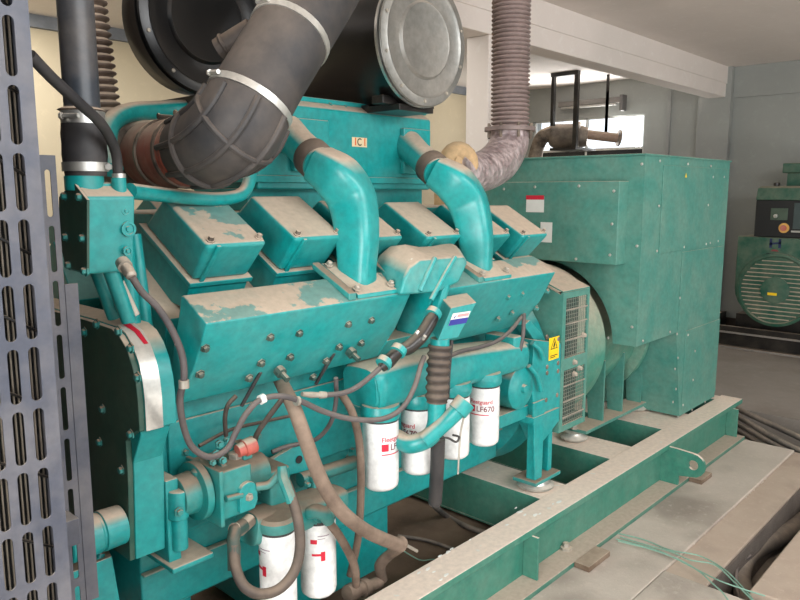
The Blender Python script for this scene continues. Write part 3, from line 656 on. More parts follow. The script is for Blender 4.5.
# oil filter head and casting
fh = MB()
pth = spline([P(360, 388, Y=1.77), P(366, 386, Y=1.77), P(400, 376, Y=1.77), P(450, 366, Y=1.77), P(508, 355, Y=1.78), P(514, 354, Y=1.78)], 8)
hd = ep(MB().tube(pth, [(.07, .08), (.085, .10), (.085, .10), (.08, .10), (.065, .09), (.05, .07)], 24, sq=.6), 'filter_head', TEAL, .004)
FILT = ((381, 418, 1.75), (418, 406, 1.951), (453, 395, 2.162), (484, 384, 2.365))
for cx_, cy_, cz_ in ((1.273, 1.70, .645), (1.47, 1.74, .600)):
    ep(MB().lathe((cx_, cy_, cz_+.002), (0, 0, 1), [(0, .058), (.008, .062), (.03, .060), (.04, .05)], 28), 'filter_seat', TEALC, 0)
for px, py, x in FILT:
    ep(MB().lathe((x, 1.72, .881), (0, 0, 1), [(0, .066), (.012, .072), (.03, .072), (.05, .066)], 28), 'filter_seat', TEAL, 0)
ep(MB().box(2.55, 2.62, 1.70, 1.86, .93, 1.05), 'head_end_cap', TEAL, .01)
bolts(hd, [P(470, 362, Y=1.71), P(400, 384, Y=1.71)], (0, -1, 0), .010, .012)
# starter / flywheel housing
fw = ep(MB().lathe((2.86, 2.33, .76), (1, 0, 0), [(0, .45), (.02, .50), (.16, .53), (.18, .5)], 48), 'flywheel_housing', TEAL, .004)
YP = 1.75
pf = ep(MB().prism([P(535, 340, Y=YP), P(561, 343, Y=YP), P(560, 420, Y=YP), P(543, 442, Y=YP), P(536, 425, Y=YP), P(531, 380, Y=YP)], (.0, .1, 0)), 'housing_side_plate', TEAL, .004)
ep(MB().prism([P(510, 345, Y=1.80), P(536, 341, Y=1.77), P(540, 425, Y=1.77), P(524, 408, Y=1.8), P(510, 400, Y=1.80)], (0, .2, 0)), 'housing_cheek', TEAL, .02)
ep(MB().lathe(P(521, 388, Y=1.76), (0, -1, 0), [(-.1, .10), (0, .10), (.01, .085), (.012, .02), (.03, .018)], 32), 'inspection_cover', TEAL, .003)
for px, py in ((547, 331), (558, 333), (547, 367), (558, 363), (547, 373), (558, 371), (546, 400), (557, 395)): bolt(pf, P(px, py+6 if py < 340 else py, Y=YP), (0, -1, 0), .008, .006, DKST)
ep(MB().tube(spline([P(532, 343, Y=1.74), P(540, 350, Y=1.73), P(543, 359, Y=1.73)], 5), .011, 10).tube(spline([P(529, 366, Y=1.74), P(537, 376, Y=1.73), P(541, 391, Y=1.73)], 5), .011, 10), 'casting_rib', TEAL, 0)
ep(MB().prism([P(530, 320, Y=1.83), P(545, 338, Y=1.80), P(535, 341, Y=1.80), P(524, 325, Y=1.83)], (0, .06, 0)), 'lifting_lug', TEAL, .004)
c0 = P(548.5, 361, Y=YP-.002); ux = V(P(558.5, 361, Y=YP-.002).x-c0.x, 0, 0); uz = V(0, 0, P(549, 338.5, Y=YP-.002).z-c0.z)
ep(para(c0, ux, uz), 'warning_sticker', YEL, 0, pf)
t_ = MB(); c1 = c0-V(0, .001, 0)+ux*.5+uz*.55
def tri(mb, c, r, r2):
    a = [c+V(r*math.sin(2*PI*k/3), 0, r*math.cos(2*PI*k/3)) for k in range(3)]; b = [c+V(r2*math.sin(2*PI*k/3), 0, r2*math.cos(2*PI*k/3)) for k in range(3)]
    mb.add(a+b, [(k, (k+1) % 3, (k+1) % 3+3, k+3) for k in range(3)])
tri(t_, c1+V(0, 0, .01), .036, .028); t_.add([c1+V(.004, 0, .028), c1+V(-.008, 0, .006), c1+V(.009, 0, .010), c1+V(-.002, 0, -.006)], [(0, 1, 2), (1, 3, 2)])
quad(t_, c0-V(0, .001, 0)+ux*.15+uz*.17, ux, uz, ux.x*.7, .004); quad(t_, c0-V(0, .001, 0)+ux*.15+uz*.09, ux, uz, ux.x*.5, .004)
ep(t_, 'warning_symbol', INK, 0, pf)
# rear mounting leg
pA = P(545, 483, Z=.315)
leg = MB()
lx0 = P(528, 470, Y=1.75).x; lx1 = P(540, 470, Y=1.75).x
ep(MB().hexa([(2.81, 1.74, .315), (2.87, 1.74, .315), (2.87, 1.752, .315), (2.81, 1.752, .315), (2.78, 1.74, .70), (2.88, 1.74, .70), (2.88, 1.752, .70), (2.78, 1.752, .70)]), 'mounting_leg', TEAL, .003)
ep(MB().box(2.81, 2.822, 1.752, 1.79, .315, .70), 'mounting_leg', TEAL, .003)
ep(MB().hexa([(2.955, 1.76, .315), (2.99, 1.76, .315), (2.99, 1.80, .315), (2.955, 1.80, .315), (2.955, 1.76, .62), (2.99, 1.76, .62), (2.99, 1.80, .62), (2.955, 1.80, .62)]), 'mounting_leg', TEAL, .003)
ep(MB().box(2.775, 3.005, 1.735, 1.925, .60, .63), 'leg_cap', TEAL, 0)
ep(MB().box(2.785, 3.01, 1.72, 1.85, .296, .315), 'foot_plate', TEALC, .003)
ep(MB().lathe((2.895, 1.79, .2455), (0, 0, 1), [(0, .07), (.01, .088), (.02, .09), (.03, .07), (.05, .06)], 32), 'mount_pad', STEEL, 0)
bolt(en, (2.92, 1.81, .315), (0, 0, 1), .016, .03, ZINC)
ep(MB().box(2.5, 2.80, 1.78, 1.95, .62, .68).box(2.35, 2.8, 1.90, 1.96, .56, .62), 'mount_bracket', TEAL)
# front mount hidden side
ep(MB().box(1.02, 1.2, 2.1, 2.56, .246, .345), 'front_mount', TEAL)

# fuel pump group
yp_ = 1.72
def ax(px, py, Y=yp_): return P(px, py, Y=Y)
pc = ax(200, 500, 1.80)
fp = ep(MB().lathe(ax(176, 497, 1.82), (1, 0, 0), [(0, .06), (.05, .062), (.052, .088), (.075, .088), (.077, .06), (.12, .06), (.122, .09), (.14, .09), (.142, .06), (.3, .055)], 40), 'fuel_pump', TEALC, .002)
c = ax(212, 497, 1.80)
x0_ = P(220, 500, Y=1.73).x; z1_ = P(223, 472, Y=1.73).z; z0_ = P(223, 522, Y=1.73).z; x1_ = P(253, 500, Y=1.73).x
ep(MB().box(x0_, x1_, 1.73, 1.90, z0_, z1_), 'pump_body', TEALC, .008)
ep(MB().box(x0_-.008, x0_+.006, 1.715, 1.90, z0_-.01, z1_+.01), 'pump_flange', TEALC, .004)
pcn = P(249, 497, Y=1.715)
cover = [V(pcn.x+.032*math.cos(PI*k/10), 1.715, pcn.z+.012+.034*math.sin(PI*k/10)) for k in range(11)] + [V(pcn.x-.032, 1.715, pcn.z-.042), V(pcn.x+.02, 1.715, pcn.z-.042), V(pcn.x+.032, 1.715, pcn.z-.02)]
cvr = ep(MB().prism(cover, (0, .03, 0)), 'pump_cover', TEAL, .003); bolt(cvr, pcn-V(0, 0, .0), (0, -1, 0), .009, .014, ZINC)
ep(MB().cyl(P(226, 499, Y=1.72), P(242, 495, Y=1.72), .009), 'pump_shaft', TEALC, 0)
ep(MB().box(P(253, 0, Y=1.78).x, P(276, 0, Y=1.78).x, 1.76, 1.90, P(262, 510, Y=1.78).z, P(262, 472, Y=1.78).z), 'pump_rear_body', TEALC, .012)
ep(MB().tube(spline([P(256, 487, Y=1.72), P(270, 484, Y=1.70), P(280, 473, Y=1.68), P(283, 469, Y=1.68)], 5), .013, 12), 'pump_fitting', TEALC, 0)
ep(MB().lathe(P(236, 468, Y=1.80), (0, 0, 1), [(0, .026), (.01, .026), (.012, .018), (.03, .018), (.032, .024), (.05, .024), (.052, .012)], 6), 'hex_fitting', ZINC, .001)
ep(MB().lathe(P(199, 474, Y=1.80), (0, 0, 1), [(0, .02), (.012, .022), (.02, .016)], 18), 'pump_plug', TEALC, 0)
sv = ep(MB().lathe(P(240, 450, Y=1.78), (1, -.1, .15), [(-.01, .02), (.012, .022), (.013, .027), (.05, .027), (.053, .02)], 24), 'shutoff_solenoid', REDP, .002, label='red shutoff solenoid')
ep(MB().box(P(222, 0, Y=1.80).x, P(232, 0, Y=1.80).x, 1.77, 1.83, P(228, 462, Y=1.8).z, P(228, 446, Y=1.8).z), 'valve_body', TEALC, .004)
for px, py, r in ((219, 444, .013), (216, 454, .014), (222, 460, .012), (212, 462, .010), (226, 440, .009)):
    q = P(px, py, Y=1.77); ep(MB().lathe(q, (-.3, -1, .2), [(0, r), (.012, r), (.013, r*.6), (.025, r*.6)], 6), 'valve_fitting', TEALC, 0)
for k in range(6):
    a = k*PI/3; q = ax(176, 497, 1.82)+V(.105, .074*math.cos(a), .074*math.sin(a)); bolt(fp, q, (-1, 0, 0), .008, .016)
# fuel filter head
hp_ = [P(246, 527, Y=1.76), P(275, 521, Y=1.76), P(300, 511, Y=1.77), P(335, 497, Y=1.80)]
h2 = ep(MB().tube(spline(hp_, 6), [(.05, .06), (.052, .07), (.05, .07), (.045, .06)], 20, sq=.6), 'fuel_filter_head', TEALC, .003)
ep(MB().lathe(P(274, 530, Y=1.695), (0, -1, 0), [(0, .022), (.012, .022), (.012, .012), (.004, .010)], 24), 'port_boss', TEALC, 0)
ep(MB().lathe(P(315, 515, Y=1.71), (0, -1, 0), [(0, .027), (.014, .027), (.014, .018), (.03, .018)], 24), 'port_boss', TEALC, 0)
ep(MB().tube([P(250, 520, Y=1.73), P(240, 529, Y=1.71), P(234, 530, Y=1.70)], .021, 12), 'inlet_fitting', DKST, 0)
# brace plate with hole behind the pump
ep(MB().prism([P(268, 462, Y=1.87), P(300, 443, Y=1.87), P(316, 470, Y=1.87), P(275, 478, Y=1.87)], (0, .02, 0)), 'brace_plate', TEAL, .004)
ep(MB().lathe(P(299, 459.5, Y=1.868), (0, -1, 0), [(0, .014), (.002, .014)], 20), 'plate_hole', INK, 0)
ep(MB().tube([P(300, 480, Y=1.86), P(355, 462, Y=1.86)], .025, 14), 'oil_rail', TEALC, 0)
for px, py in ((258, 490), (275, 486), (307, 484), (313, 480)): bolt(en, P(px, py, Y=1.83), (0, -1, 0), .009, .016)
for px, py in ((315, 480), (279, 497)):
    q = P(px, py, Y=1.84); ep(MB().box(q.x-.03, q.x+.03, 1.81, 1.86, q.z-.025, q.z+.025), 'pipe_clamp', TEALC, .004)

# ------------------------------------------------------------ oil and fuel filters
FH_Z = 0
def filt(px, x, y, ztop, h, r, lab, grp, th0, name='oil_filter', txt=True, small=False):
    t = thing(name, lab, 'filter', (x, y, ztop-h), grp)
    MB().lathe((x, y, ztop-h), (0, 0, 1), [(0, r*.55), (.004, r*.8), (.014, r*.96), (.026, r), (h-.016, r), (h-.006, r*.97), (h-.004, r*.97)], 40).build('canister', WHITE, t, angle=50)
    MB().lathe((x, y, ztop-.006), (0, 0, 1), [(0, r*.98), (.008, r*1.0), (.016, r*.98)], 40).build('gasket', RUB, t)
    tw = Vector((-x, -y, 0)).normalized(); rg = Vector((-tw.y, tw.x, 0)); 
    if rg.dot(RT) < 0: rg = -rg
    R = r+.0008
    def wrap(vs, z0, off=0):
        return [Vector((x, y, 0))+tw*(R*math.cos(th0+(v.x+off)/R))+rg*(R*math.sin(th0+(v.x+off)/R))+V(0, 0, z0+v.y) for v in vs]
    def rect(mb, u0, u1, z0, z1):
        n = 8; vs = []
        for k in range(n+1):
            u = u0+(u1-u0)*k/n; vs += wrap([Vector((u, 0, 0))], z0)+wrap([Vector((u, 0, 0))], z1)
        mb.add(vs, [(2*k, 2*k+2, 2*k+3, 2*k+1) for k in range(n)])
    if txt:
        zc = ztop-h*.30
        mr = MB(); rect(mr, 0, .026, zc-.026, zc); vs, fs = text_verts('Fleetguard', .024); mr.add(wrap(vs, zc+.008), fs)
        rect(mr, 0, .085, zc-.040, zc-.036); mr.build('brand_print', RED, t)
        mk = MB(); vs, fs = text_verts('LF670', .032); mk.add(wrap(vs, zc-.024, .032), fs); mk.build('part_number', plain('maroon_print', (120, 30, 50), .5), t)
    else:
        zc = ztop-h*.36
        mr = MB(); rect(mr, 0, .04, zc-.012, zc-.004); rect(mr, .03, .045, zc-.03, zc+.002); mr.build('brand_print', RED, t); mr = MB(); rect(mr, -.004, .018, zc+.03, zc+.045); mr.build('brand_print', RED, t)
        mk = MB(); rect(mk, .02, .06, zc+.055, zc+.058); rect(mk, .02, .045, zc+.046, zc+.048); mk.build('fine_print', plain('faint_print', (150, 130, 140), .5), t)
g = 'white oil filters under the filter head'
rr_ = .064
filt(381, 1.75, 1.72, .880, .258, rr_, 'white oil filter with red square, nearest of four beside grey hanging hose', g, 0.05)
filt(418, 1.951, 1.72, .880, .258, rr_, 'white oil filter partly behind the branched green pipe', g, -1.75)
filt(453, 2.162, 1.72, .880, .258, rr_, 'white oil filter behind the filler cap and its chain', g, -2.0)
filt(484, 2.365, 1.72, .880, .258, rr_, 'white oil filter farthest right, its part number in full view', g, -1.0)
g = 'white fuel filters low by the fuel pump'
filt(277, 1.273, 1.70, .645, .29, .057, 'white fuel filter crossed by the looped dark hose', g, -1.45, 'fuel_filter', False)
filt(318, 1.47, 1.74, .600, .27, .060, 'white fuel filter beside the tan elbow hose', g, -.35, 'fuel_filter', False)

# ------------------------------------------------------------ radiator guard
rd = thing('radiator_guard', 'slate grey slotted radiator guard panels at left edge of engine', 'guard', (.2, 1.5, .25))
def slot_plate(x0, x1, z0, z1, cols, sw, rows, sh_, y, t=.003):
    mb = MB(); xs = [x0]; 
    cb = []
    for i, c in enumerate(cols):
        l = x0 if i == 0 and c-x0 < sw*1.5 else (cols[i-1]+c)/2 if i else c-sw
        r_ = (c+cols[i+1])/2 if i < len(cols)-1 else min(c+sw*.75, x1)
        cb.append((l, r_))
    rb = []
    for i, c in enumerate(rows):
        rb.append(((rows[i-1]+c)/2 if i else z0, (c+rows[i+1])/2 if i < len(rows)-1 else z1))
    def fr(x_, z_): return V(x_, y, z_)
    plain_ = []
    if cb[0][0] > x0: plain_.append((x0, cb[0][0]))
    if cb[-1][1] < x1: plain_.append((cb[-1][1], x1))
    for a, b in plain_: mb.box(a, b, y, y+t, z0, z1)
    for ci, c in enumerate(cols):
        for ri, rz in enumerate(rows):
            a, b = cb[ci]; d, e = rb[ri]; r = sw/2; s_ = sh_/2-r
            def arc(q):
                ptsq = []
                for k in range(5):
                    an = q*PI/2+k*PI/8; ptsq.append((c+r*math.cos(an), rz+(s_ if q in (0, 1) else -s_)+r*math.sin(an)))
                return ptsq
            rim = []
            for q, (cx_, cz_) in enumerate(((b, e), (a, e), (a, d), (b, d))):
                ar_ = arc(q); rim += ar_
                o_ = [(c, e), (cx_, cz_), (b, rz)] if q == 0 else [(a, rz), (cx_, cz_), (c, e)] if q == 1 else [(c, d), (cx_, cz_), (a, rz)] if q == 2 else [(b, rz), (cx_, cz_), (c, d)]
                mp = {0: [(c+r, rz)], 1: [], 2: [(c-r, rz)], 3: []}[q]; me_ = {0: [], 1: [(c-r, rz)], 2: [], 3: [(c+r, rz)]}[q]
                poly = mp+ar_+me_+o_
                # fill as fan of quads: arc + outer
                vs = [fr(*p) for p in poly]; mb.add(vs, [tuple(range(len(vs)))])
                mb.add([v+V(0, t, 0) for v in vs], [tuple(reversed(range(len(vs))))])
            n = len(rim); mb.add([V(p[0], y, p[1]) for p in rim]+[V(p[0], y+t, p[1]) for p in rim], [(i, (i+1) % n, (i+1) % n+n, i+n) for i in range(n)])
    return mb
rows = [P(20, 47, Y=1.4).z+.1185*k for k in range(-15, 4)]
cols = [.500-.0365*k for k in range(13, -1, -1)]
o = slot_plate(-.02, .536, rows[0]-.06, rows[-1]+.06, cols, .0205, rows, .104, 1.40).build('slotted_panel', RADP, rd)
MB().box(.532, .536, 1.4035, 1.66, rows[0]-.06, rows[-1]+.06).build('panel_edge', RADP, rd, .001)
wires = MB()
for k in range(63):
    x = -.02+k*.0088; wires.box(x, x+.0022, 1.47, 1.476, rows[0]-.05, rows[-1]+.05)
wires.build('fin_wires', paint('beige_fins', (120, 112, 100), film=.1), rd)
dg = MB()
for k in range(14):
    z = .3+k*.15; dg.tube([V(-.02, 1.462, z+.10), V(.53, 1.462, z-.25)], .003, 6)
dg.build('guard_wire', BLACK, rd)
MB().box(-.05, .53, 1.50, 3.2, .30, 2.25).build('radiator_core', plain('radiator_black', (14, 14, 15), .8), rd)
# second, narrower panel set back
x0g, x1g, x2g = .56, .645, .69
r2 = [.60+.118*k for k in range(10)]
r2 = [1.715-.1185*k-.05 for k in range(9, -1, -1)]
slot_plate(x0g, .645, r2[0]-.06, 1.745, [.570, .588, .6065, .6265], .0120, r2, .10, 1.60).build('slotted_panel', RADP, rd)
MB().box(.645, .674, 1.598, 1.603, .72, P(78, 283, Y=1.6).z).build('plain_strip', RADP, rd, .001)
MB().box(.56, .60, 1.60, 1.68, .55, 1.74).build('panel_post', plain('dark_post', (40, 42, 48), .6), rd)
MB().box(.53, .75, 1.62, 1.75, .42, .56).box(.45, .60, 1.45, 1.6, .28, .42).build('support_foot', RADP, rd, .003)
MB().box(.5, .62, 1.70, 3.1, .56, 1.80).build('fan_shroud', plain('shroud_dark', (24, 26, 28), .6), rd)
q = P(67, 531, Y=1.56); MB().box(q.x-.022, q.x+.02, 1.54, 1.60, q.z-.03, q.z+.03).build('latch_box', RADP, rd, .002)

# ------------------------------------------------------------ coolant pipe and hoses at the left
cp = thing('coolant_pipe', 'thick black coolant pipe rising from the thermostat housing', 'pipe', P(84, 176, Y=1.80))
b0 = P(86, 176, Y=1.80); b1 = P(83, 118, Y=1.80); b2 = P(73, -30, Y=1.80)
MB().lathe(b0, b1-b0, [(0, .048), (.02, .050), (.05, .053), (.075, .052), (.10, .053), (.13, .050), ((b1-b0).length+.01, .046)], 36).build('rubber_sleeve', RUB, cp)
MB().cyl(b1-V(0, 0, .05), b2, .042, seg=36).build('steel_pipe', paint('blue_black_pipe', (52, 58, 66), film=.1, rough=.35, top=.3), cp)
clamp(b0+V(0, 0, .022), (0, 0, 1), .051, .022, parent=cp, up=(.8, -.6, 0))
clamp(b1, (0, 0, 1), .048, .03, parent=cp, up=(-.8, -.6, 0))
q = P(82, 113, Y=1.80); MB().lathe(q, (0, 0, 1), [(0, .044), (.006, .056), (.012, .044)], 30).build('pipe_bead', DKST, cp)
hs = hose('vent_hose', RUB, [P(30, 55, Y=1.55), P(52, 78, Y=1.58), P(78, 102, Y=1.62), P(102, 125, Y=1.68), P(115, 150, Y=1.74), P(118, 172, Y=1.76), P(119, 182, Y=1.76)], .0125, 'slim black vent hose curving down in front of the thick coolant pipe')
clamp(P(119, 176, Y=1.76), (0, 0, 1), .0135, .012, 'hose_clamp', parent=hs)

def bellows(name, lab, base, top, r, mat, ribs, fl=True):
    t = thing(name, lab, 'exhaust bellows', base); base = Vector(base); top = Vector(top); L_ = (top-base).length
    prof = []; n = ribs*6
    for i in range(n+1):
        prof.append((L_*i/n, r-.015*(.5+.5*math.cos(2*PI*i/6))**1.5))
    MB().lathe(base, top-base, prof, 40).build('corrugated_tube', mat, t, angle=80)
    return t
bl = bellows('exhaust_bellows', 'dark brown corrugated exhaust bellows half hidden behind black coolant pipe', P(100, 116, Y=2.35), V(P(100, 116, Y=2.35).x-.09, P(100, 116, Y=2.35).y, 3.05), .068, BELLD, 48)
eb = V(P(510, 126, Y=2.42).x, 2.42, 2.02)
er = bellows('exhaust_bellows', 'grey corrugated exhaust bellows standing on foil-lagged elbow', eb, eb+V(-.02, 0, 1.03), .110, BELL, 44)
MB().lathe(eb-V(0, 0, .012), (0, 0, 1), [(0, .08), (0, .145), (.022, .145), (.024, .10)], 36).build('flange', BELL, er)
for k in range(8):
    a = k*PI/4+.2; MB().cyl(eb+V(.128*math.cos(a), .128*math.sin(a), -.05), eb+V(.128*math.cos(a), .128*math.sin(a), .03), .008, seg=6).build('flange_bolt', DKST, er)
MB().tube(spline([eb-V(0, 0, .012), P(508, 146, Y=2.42), P(498, 162, Y=2.40), P(480, 172, Y=2.36), P(455, 172, Y=2.30)], 8), [.108, .112, .116, .108, .092], 32).build('lagged_elbow', LAG, er)

# ------------------------------------------------------------ air cleaners and big intake hose
BLKG = plain('glossy_black', (12, 12, 13), .3, var=.1)
def cleaner(cx, cy, cz, R, L_, lab, name='air_cleaner', bright=True):
    t = thing(name, lab, 'air cleaner', (cx, cy+L_/2, cz-R))
    MB().lathe((cx, cy, cz), (0, 1, 0), [(0, R*.97), (.01, R), (.05, R), (.055, R*.975), (L_-.05, R*.975), (L_, R*.85)], 64).build('canister', BLKG, t)
    MB().lathe((cx, cy, cz), (0, -1, 0), [(0, R), (.006, R+.004), (.012, R), (.014, R*.90), (.016, R*.88), (.013, R*.86), (.010, R*.84), (.010, R*.60), (.016, R*.58), (.020, R*.56), (.018, R*.54), (.016, R*.1)], 64).build('end_cap', ALU if bright else BLKG, t)
    MB().lathe((cx, cy+.005, cz), (0, 1, 0), [(0, R), (0, R+.006), (.012, R+.006), (.012, R)], 64).build('clamp_band', STEEL if bright else BLKG, t)
    for k in range(10):
        a = 2*PI*k/10+.3; MB().lathe((cx+R*.93*math.cos(a), cy-.012, cz+R*.93*math.sin(a)), (0, -1, 0), [(0, .007), (.006, .006)], 8).build('rivet', ZINC, t)
    return t
c2 = P(423, 41, Y=1.9)
a2 = cleaner(c2.x, 1.9, c2.z, .243, .80, 'black air cleaner with round silver end cap above engine', bright=True)
MB().box(c2.x-.10, c2.x+.10, 1.93, 2.5, c2.z-.262, c2.z-.238).box(c2.x-.16, c2.x+.14, 1.96, 2.02, 2.0, 2.03).box(c2.x+.03, c2.x+.10, 1.96, 2.0, 2.0, c2.z-.235).box(c2.x-.10, c2.x-.04, 2.1, 2.15, 2.0, c2.z-.23).build('mounting_bracket', BLACK, a2, .002)
c1 = V(1.375, 2.15, 2.222)
a1 = cleaner(c1.x, 2.15, c1.z, .235, .16, 'glossy black air cleaner behind the thick intake hose', bright=False)
MB().box(c1.x-.03, c1.x+.15, 2.17, 2.6, c1.z-.262, c1.z-.236).build('mounting_bracket', BLACK, a1, .002)
# breather stub on the left cleaner
q0 = P(219, 50, Y=1.80); q1 = P(252, 28, Y=1.72)
MB().tube([q0, q1], [.032, .028], 18).tube([q0+(q1-q0)*.15, q0+(q1-q0)*.2, q0+(q1-q0)*.25], [.034, .037, .034], 18).build('intake_sensor', RUB2, a1)
MB().lathe(P(268, 52, Y=1.66)*1, (.3, -1, -.2), [(0, .012), (.02, .014), (.03, .008)], 12).build('sensor_tip', DKST, a1)

RUBG = paint('greyed_rubber', (44, 44, 46), film=.2, rough=.62, top=.7, lo=.1, hi=1, dust=(116, 104, 94))
ih = thing('intake_hose', 'thick black rubber air intake hose with ribbed elbow and silver clamps', 'hose', P(230, 150, Y=1.68))
hpts = [P(345, -60, Y=1.72), P(318, -12, Y=1.68), P(290, 36, Y=1.65), P(268, 72, Y=1.65), P(250, 103, Y=1.65)]
MB().tube(spline(hpts, 8), [.122, .120, .113, .112, .113], 44).build('intake_pipe', RUBG, ih)
el = [P(250, 103, Y=1.65), P(239, 124, Y=1.66), P(224, 138, Y=1.71), P(206, 147, Y=1.79), P(190, 151, Y=1.90)]
els = spline(el, 8)
MB().tube(els, [.117, .121, .117, .107, .100], 44).build('ribbed_elbow', RUBG, ih)
def ringat(path, r, i0, rad, mat=RUBG, nm='elbow_rib'):
    t = (path[i0+1]-path[i0-1]).normalized(); u = (V(0, 0, 1)-t*t.z).normalized(); b = t.cross(u)
    pts = [path[i0]+u*(r*math.cos(2*PI*k/32))+b*(r*math.sin(2*PI*k/32)) for k in range(33)]
    MB().tube(pts, rad, 8, caps=False).build(nm, mat, ih)
ringat(els, .122, 10, .008); ringat(els, .112, 23, .009)
# lengthwise ribs following the elbow
for ang in (.3, 1.08, 1.87, 2.65, 3.44, 4.22, 5.0, 5.8):
    u = None; pts = []
    tans = [(els[min(i+1, len(els)-1)]-els[max(i-1, 0)]).normalized() for i in range(len(els))]
    u = V(0, 0, 1)
    rl = lerp_list([.117, .121, .117, .107, .100], len(els))
    for i in range(2, len(els)-1):
        t = tans[i]; u = (u-t*u.dot(t)).normalized(); b = t.cross(u); pts.append(els[i]+u*((rl[i]+.001)*math.cos(ang))+b*((rl[i]+.001)*math.sin(ang)))
    MB().tube(pts, .0095, 8).build('elbow_rib', RUBG, ih)
clamp(hpts[2], hpts[3]-hpts[1], .114, .020, parent=ih, up=(-.7, 0, .9), mat=STEEL)
clamp(el[0], hpts[3]-el[1], .118, .020, parent=ih, up=(-.7, 0, .9), mat=STEEL)
rb_ = spline([P(194, 151, Y=1.87), P(172, 154, Y=2.0), P(150, 155, Y=2.16)], 10)
MB().tube(rb_, [.096+.006*abs(math.sin(i*1.1)) for i in range(len(rb_))], 40).build('silicone_coupling', REDBR, ih)['label'] = 'dusty red-brown coupling'
clamp(rb_[4], rb_[6]-rb_[2], .103, .012, parent=ih, mat=DKST); clamp(rb_[12], rb_[14]-rb_[10], .103, .012, parent=ih, mat=DKST)

# ------------------------------------------------------------ hoses and cables on the engine side
sc_ = thing('sensor_cable', 'grey sheathed sensor cable drooping from thermostat housing to the oil filters', 'cable', P(182, 395, Y=1.60))
qs = P(122, 262, Y=1.68)
MB().lathe(qs, P(133, 278, Y=1.62)-qs, [(0, .017), (.022, .018), (.023, .013), (.035, .013), (.036, .015), (.06, .013), (.065, .007)], 14).build('sensor_plug', ZINC, sc_)
MB().tube(spline([P(132, 277, Y=1.62), P(142, 292, Y=1.62), P(158, 308, Y=1.61), P(172, 330, Y=1.6), P(182, 355, Y=1.6), P(184, 378, Y=1.6), P(180, 400, Y=1.62), P(184, 428, Y=1.65), P(193, 448, Y=1.66), P(210, 457, Y=1.66), P(227, 449, Y=1.66), P(236, 432, Y=1.66), P(246, 414, Y=1.65), P(260, 400, Y=1.64), P(280, 396, Y=1.62), P(300, 401, Y=1.61), P(325, 412, Y=1.6), P(352, 419, Y=1.58), P(382, 419, Y=1.56), P(402, 408, Y=1.54), P(414, 388, Y=1.54), P(421, 365, Y=1.56), P(424, 357, Y=1.58)], 8), .0088, 12).build('cable_sheath', GREYC, sc_)
clamp(P(184, 384, Y=1.6), (0, 0, 1), .010, .02, 'cable_clip', parent=sc_, mat=ZINC)
clamp(P(262, 399, Y=1.64), (1, 0, .2), .011, .016, 'cable_clip', parent=sc_, mat=WSTK, screw=False)
clamp(P(297, 401, Y=1.61), (1, 0, -.2), .011, .010, 'cable_clip', parent=sc_, mat=ZINC, screw=False)

h2p = [P(279, 378, Y=1.86), P(284, 388, Y=1.76), P(294, 408, Y=1.66), P(305, 438, Y=1.62), P(316, 468, Y=1.60), P(328, 493, Y=1.58), P(345, 515, Y=1.56), P(370, 533, Y=1.56), P(401, 546, Y=1.60)]
hb = hose('oil_hose', TAN, h2p, .0225, 'thick tan wrapped hose sagging diagonally down to the floor', seg=18)
MB().lathe(P(399, 545, Y=1.60), (.8, .4, -.1), [(0, .024), (.02, .027), (.03, .02)], 16).build('hose_end', TAN, hb)
hose('drain_hose', TAN, [P(341, 393, Y=1.72), P(352, 412, Y=1.71), P(359, 440, Y=1.70), P(361, 475, Y=1.71), P(360, 515, Y=1.73), P(357, 545, Y=1.76), P(350, 575, Y=1.8)], .0135, 'narrow tan hose hanging straight down left of the nearest oil filter')
fhp = [P(285, 480, Y=1.66), P(291, 495, Y=1.62), P(298, 520, Y=1.58), P(300, 548, Y=1.57), P(294, 572, Y=1.57), P(279, 589, Y=1.58), P(260, 594, Y=1.59), P(245, 587, Y=1.61), P(237, 572, Y=1.64), P(234, 556, Y=1.67), P(234, 545, Y=1.68)]
fhs = thing('fuel_hose', 'dark looped fuel hose hanging in front of white fuel filter', 'hose', P(262, 592, Y=1.6))
MB().tube(spline(fhp, 8), .0155, 14).build('hose_body', RUB2, fhs)
MB().tube([P(282, 466, Y=1.67), P(283, 478, Y=1.66), P(289, 494, Y=1.62), P(292, 502, Y=1.61)], [.014, .017, .017, .0165], 10).build('hose_end_fitting', TEALC, fhs)
MB().tube([P(234, 570, Y=1.665), P(234, 548, Y=1.68), P(233, 540, Y=1.69), P(235, 531, Y=1.70), P(244, 525, Y=1.71)], [.018, .019, .019, .021, .021], 12).build('hose_elbow_fitting', paint('oily_teal_fitting', (26, 66, 60), film=.3, dust=(120, 104, 90)), fhs)
ep(MB().tube(spline([P(309, 513, Y=1.70), P(316, 511, Y=1.67), P(324, 514, Y=1.65), P(329, 521, Y=1.65)], 5), [.02, .023, .022, .02], 14), 'hose_elbow_fitting', TEALC, 0)
hose('return_hose', TAN, [P(328, 520, Y=1.65), P(331, 525, Y=1.65), P(338, 534, Y=1.65), P(348, 551, Y=1.66), P(355, 568, Y=1.68), P(356, 585, Y=1.72)], .014, 'short brown elbow hose leaving the head over rear fuel filter')
ca = thing('harness_cable', 'grey cable joining black plug connector below breather box', 'cable', P(345, 392, Y=1.6))
MB().tube(spline([P(382, 366, Y=1.57), P(370, 377, Y=1.58), P(357, 387, Y=1.60), P(343, 393, Y=1.62), P(326, 395, Y=1.64)], 8), .0085, 10).build('cable_sheath', GREYC, ca)
MB().tube([P(326, 395, Y=1.64), P(320, 395, Y=1.645), P(319, 395, Y=1.645), P(312, 395, Y=1.65), P(302, 394, Y=1.65)], [.010, .012, .008, .010, .007], 10).build('cable_end', ZINC, ca)
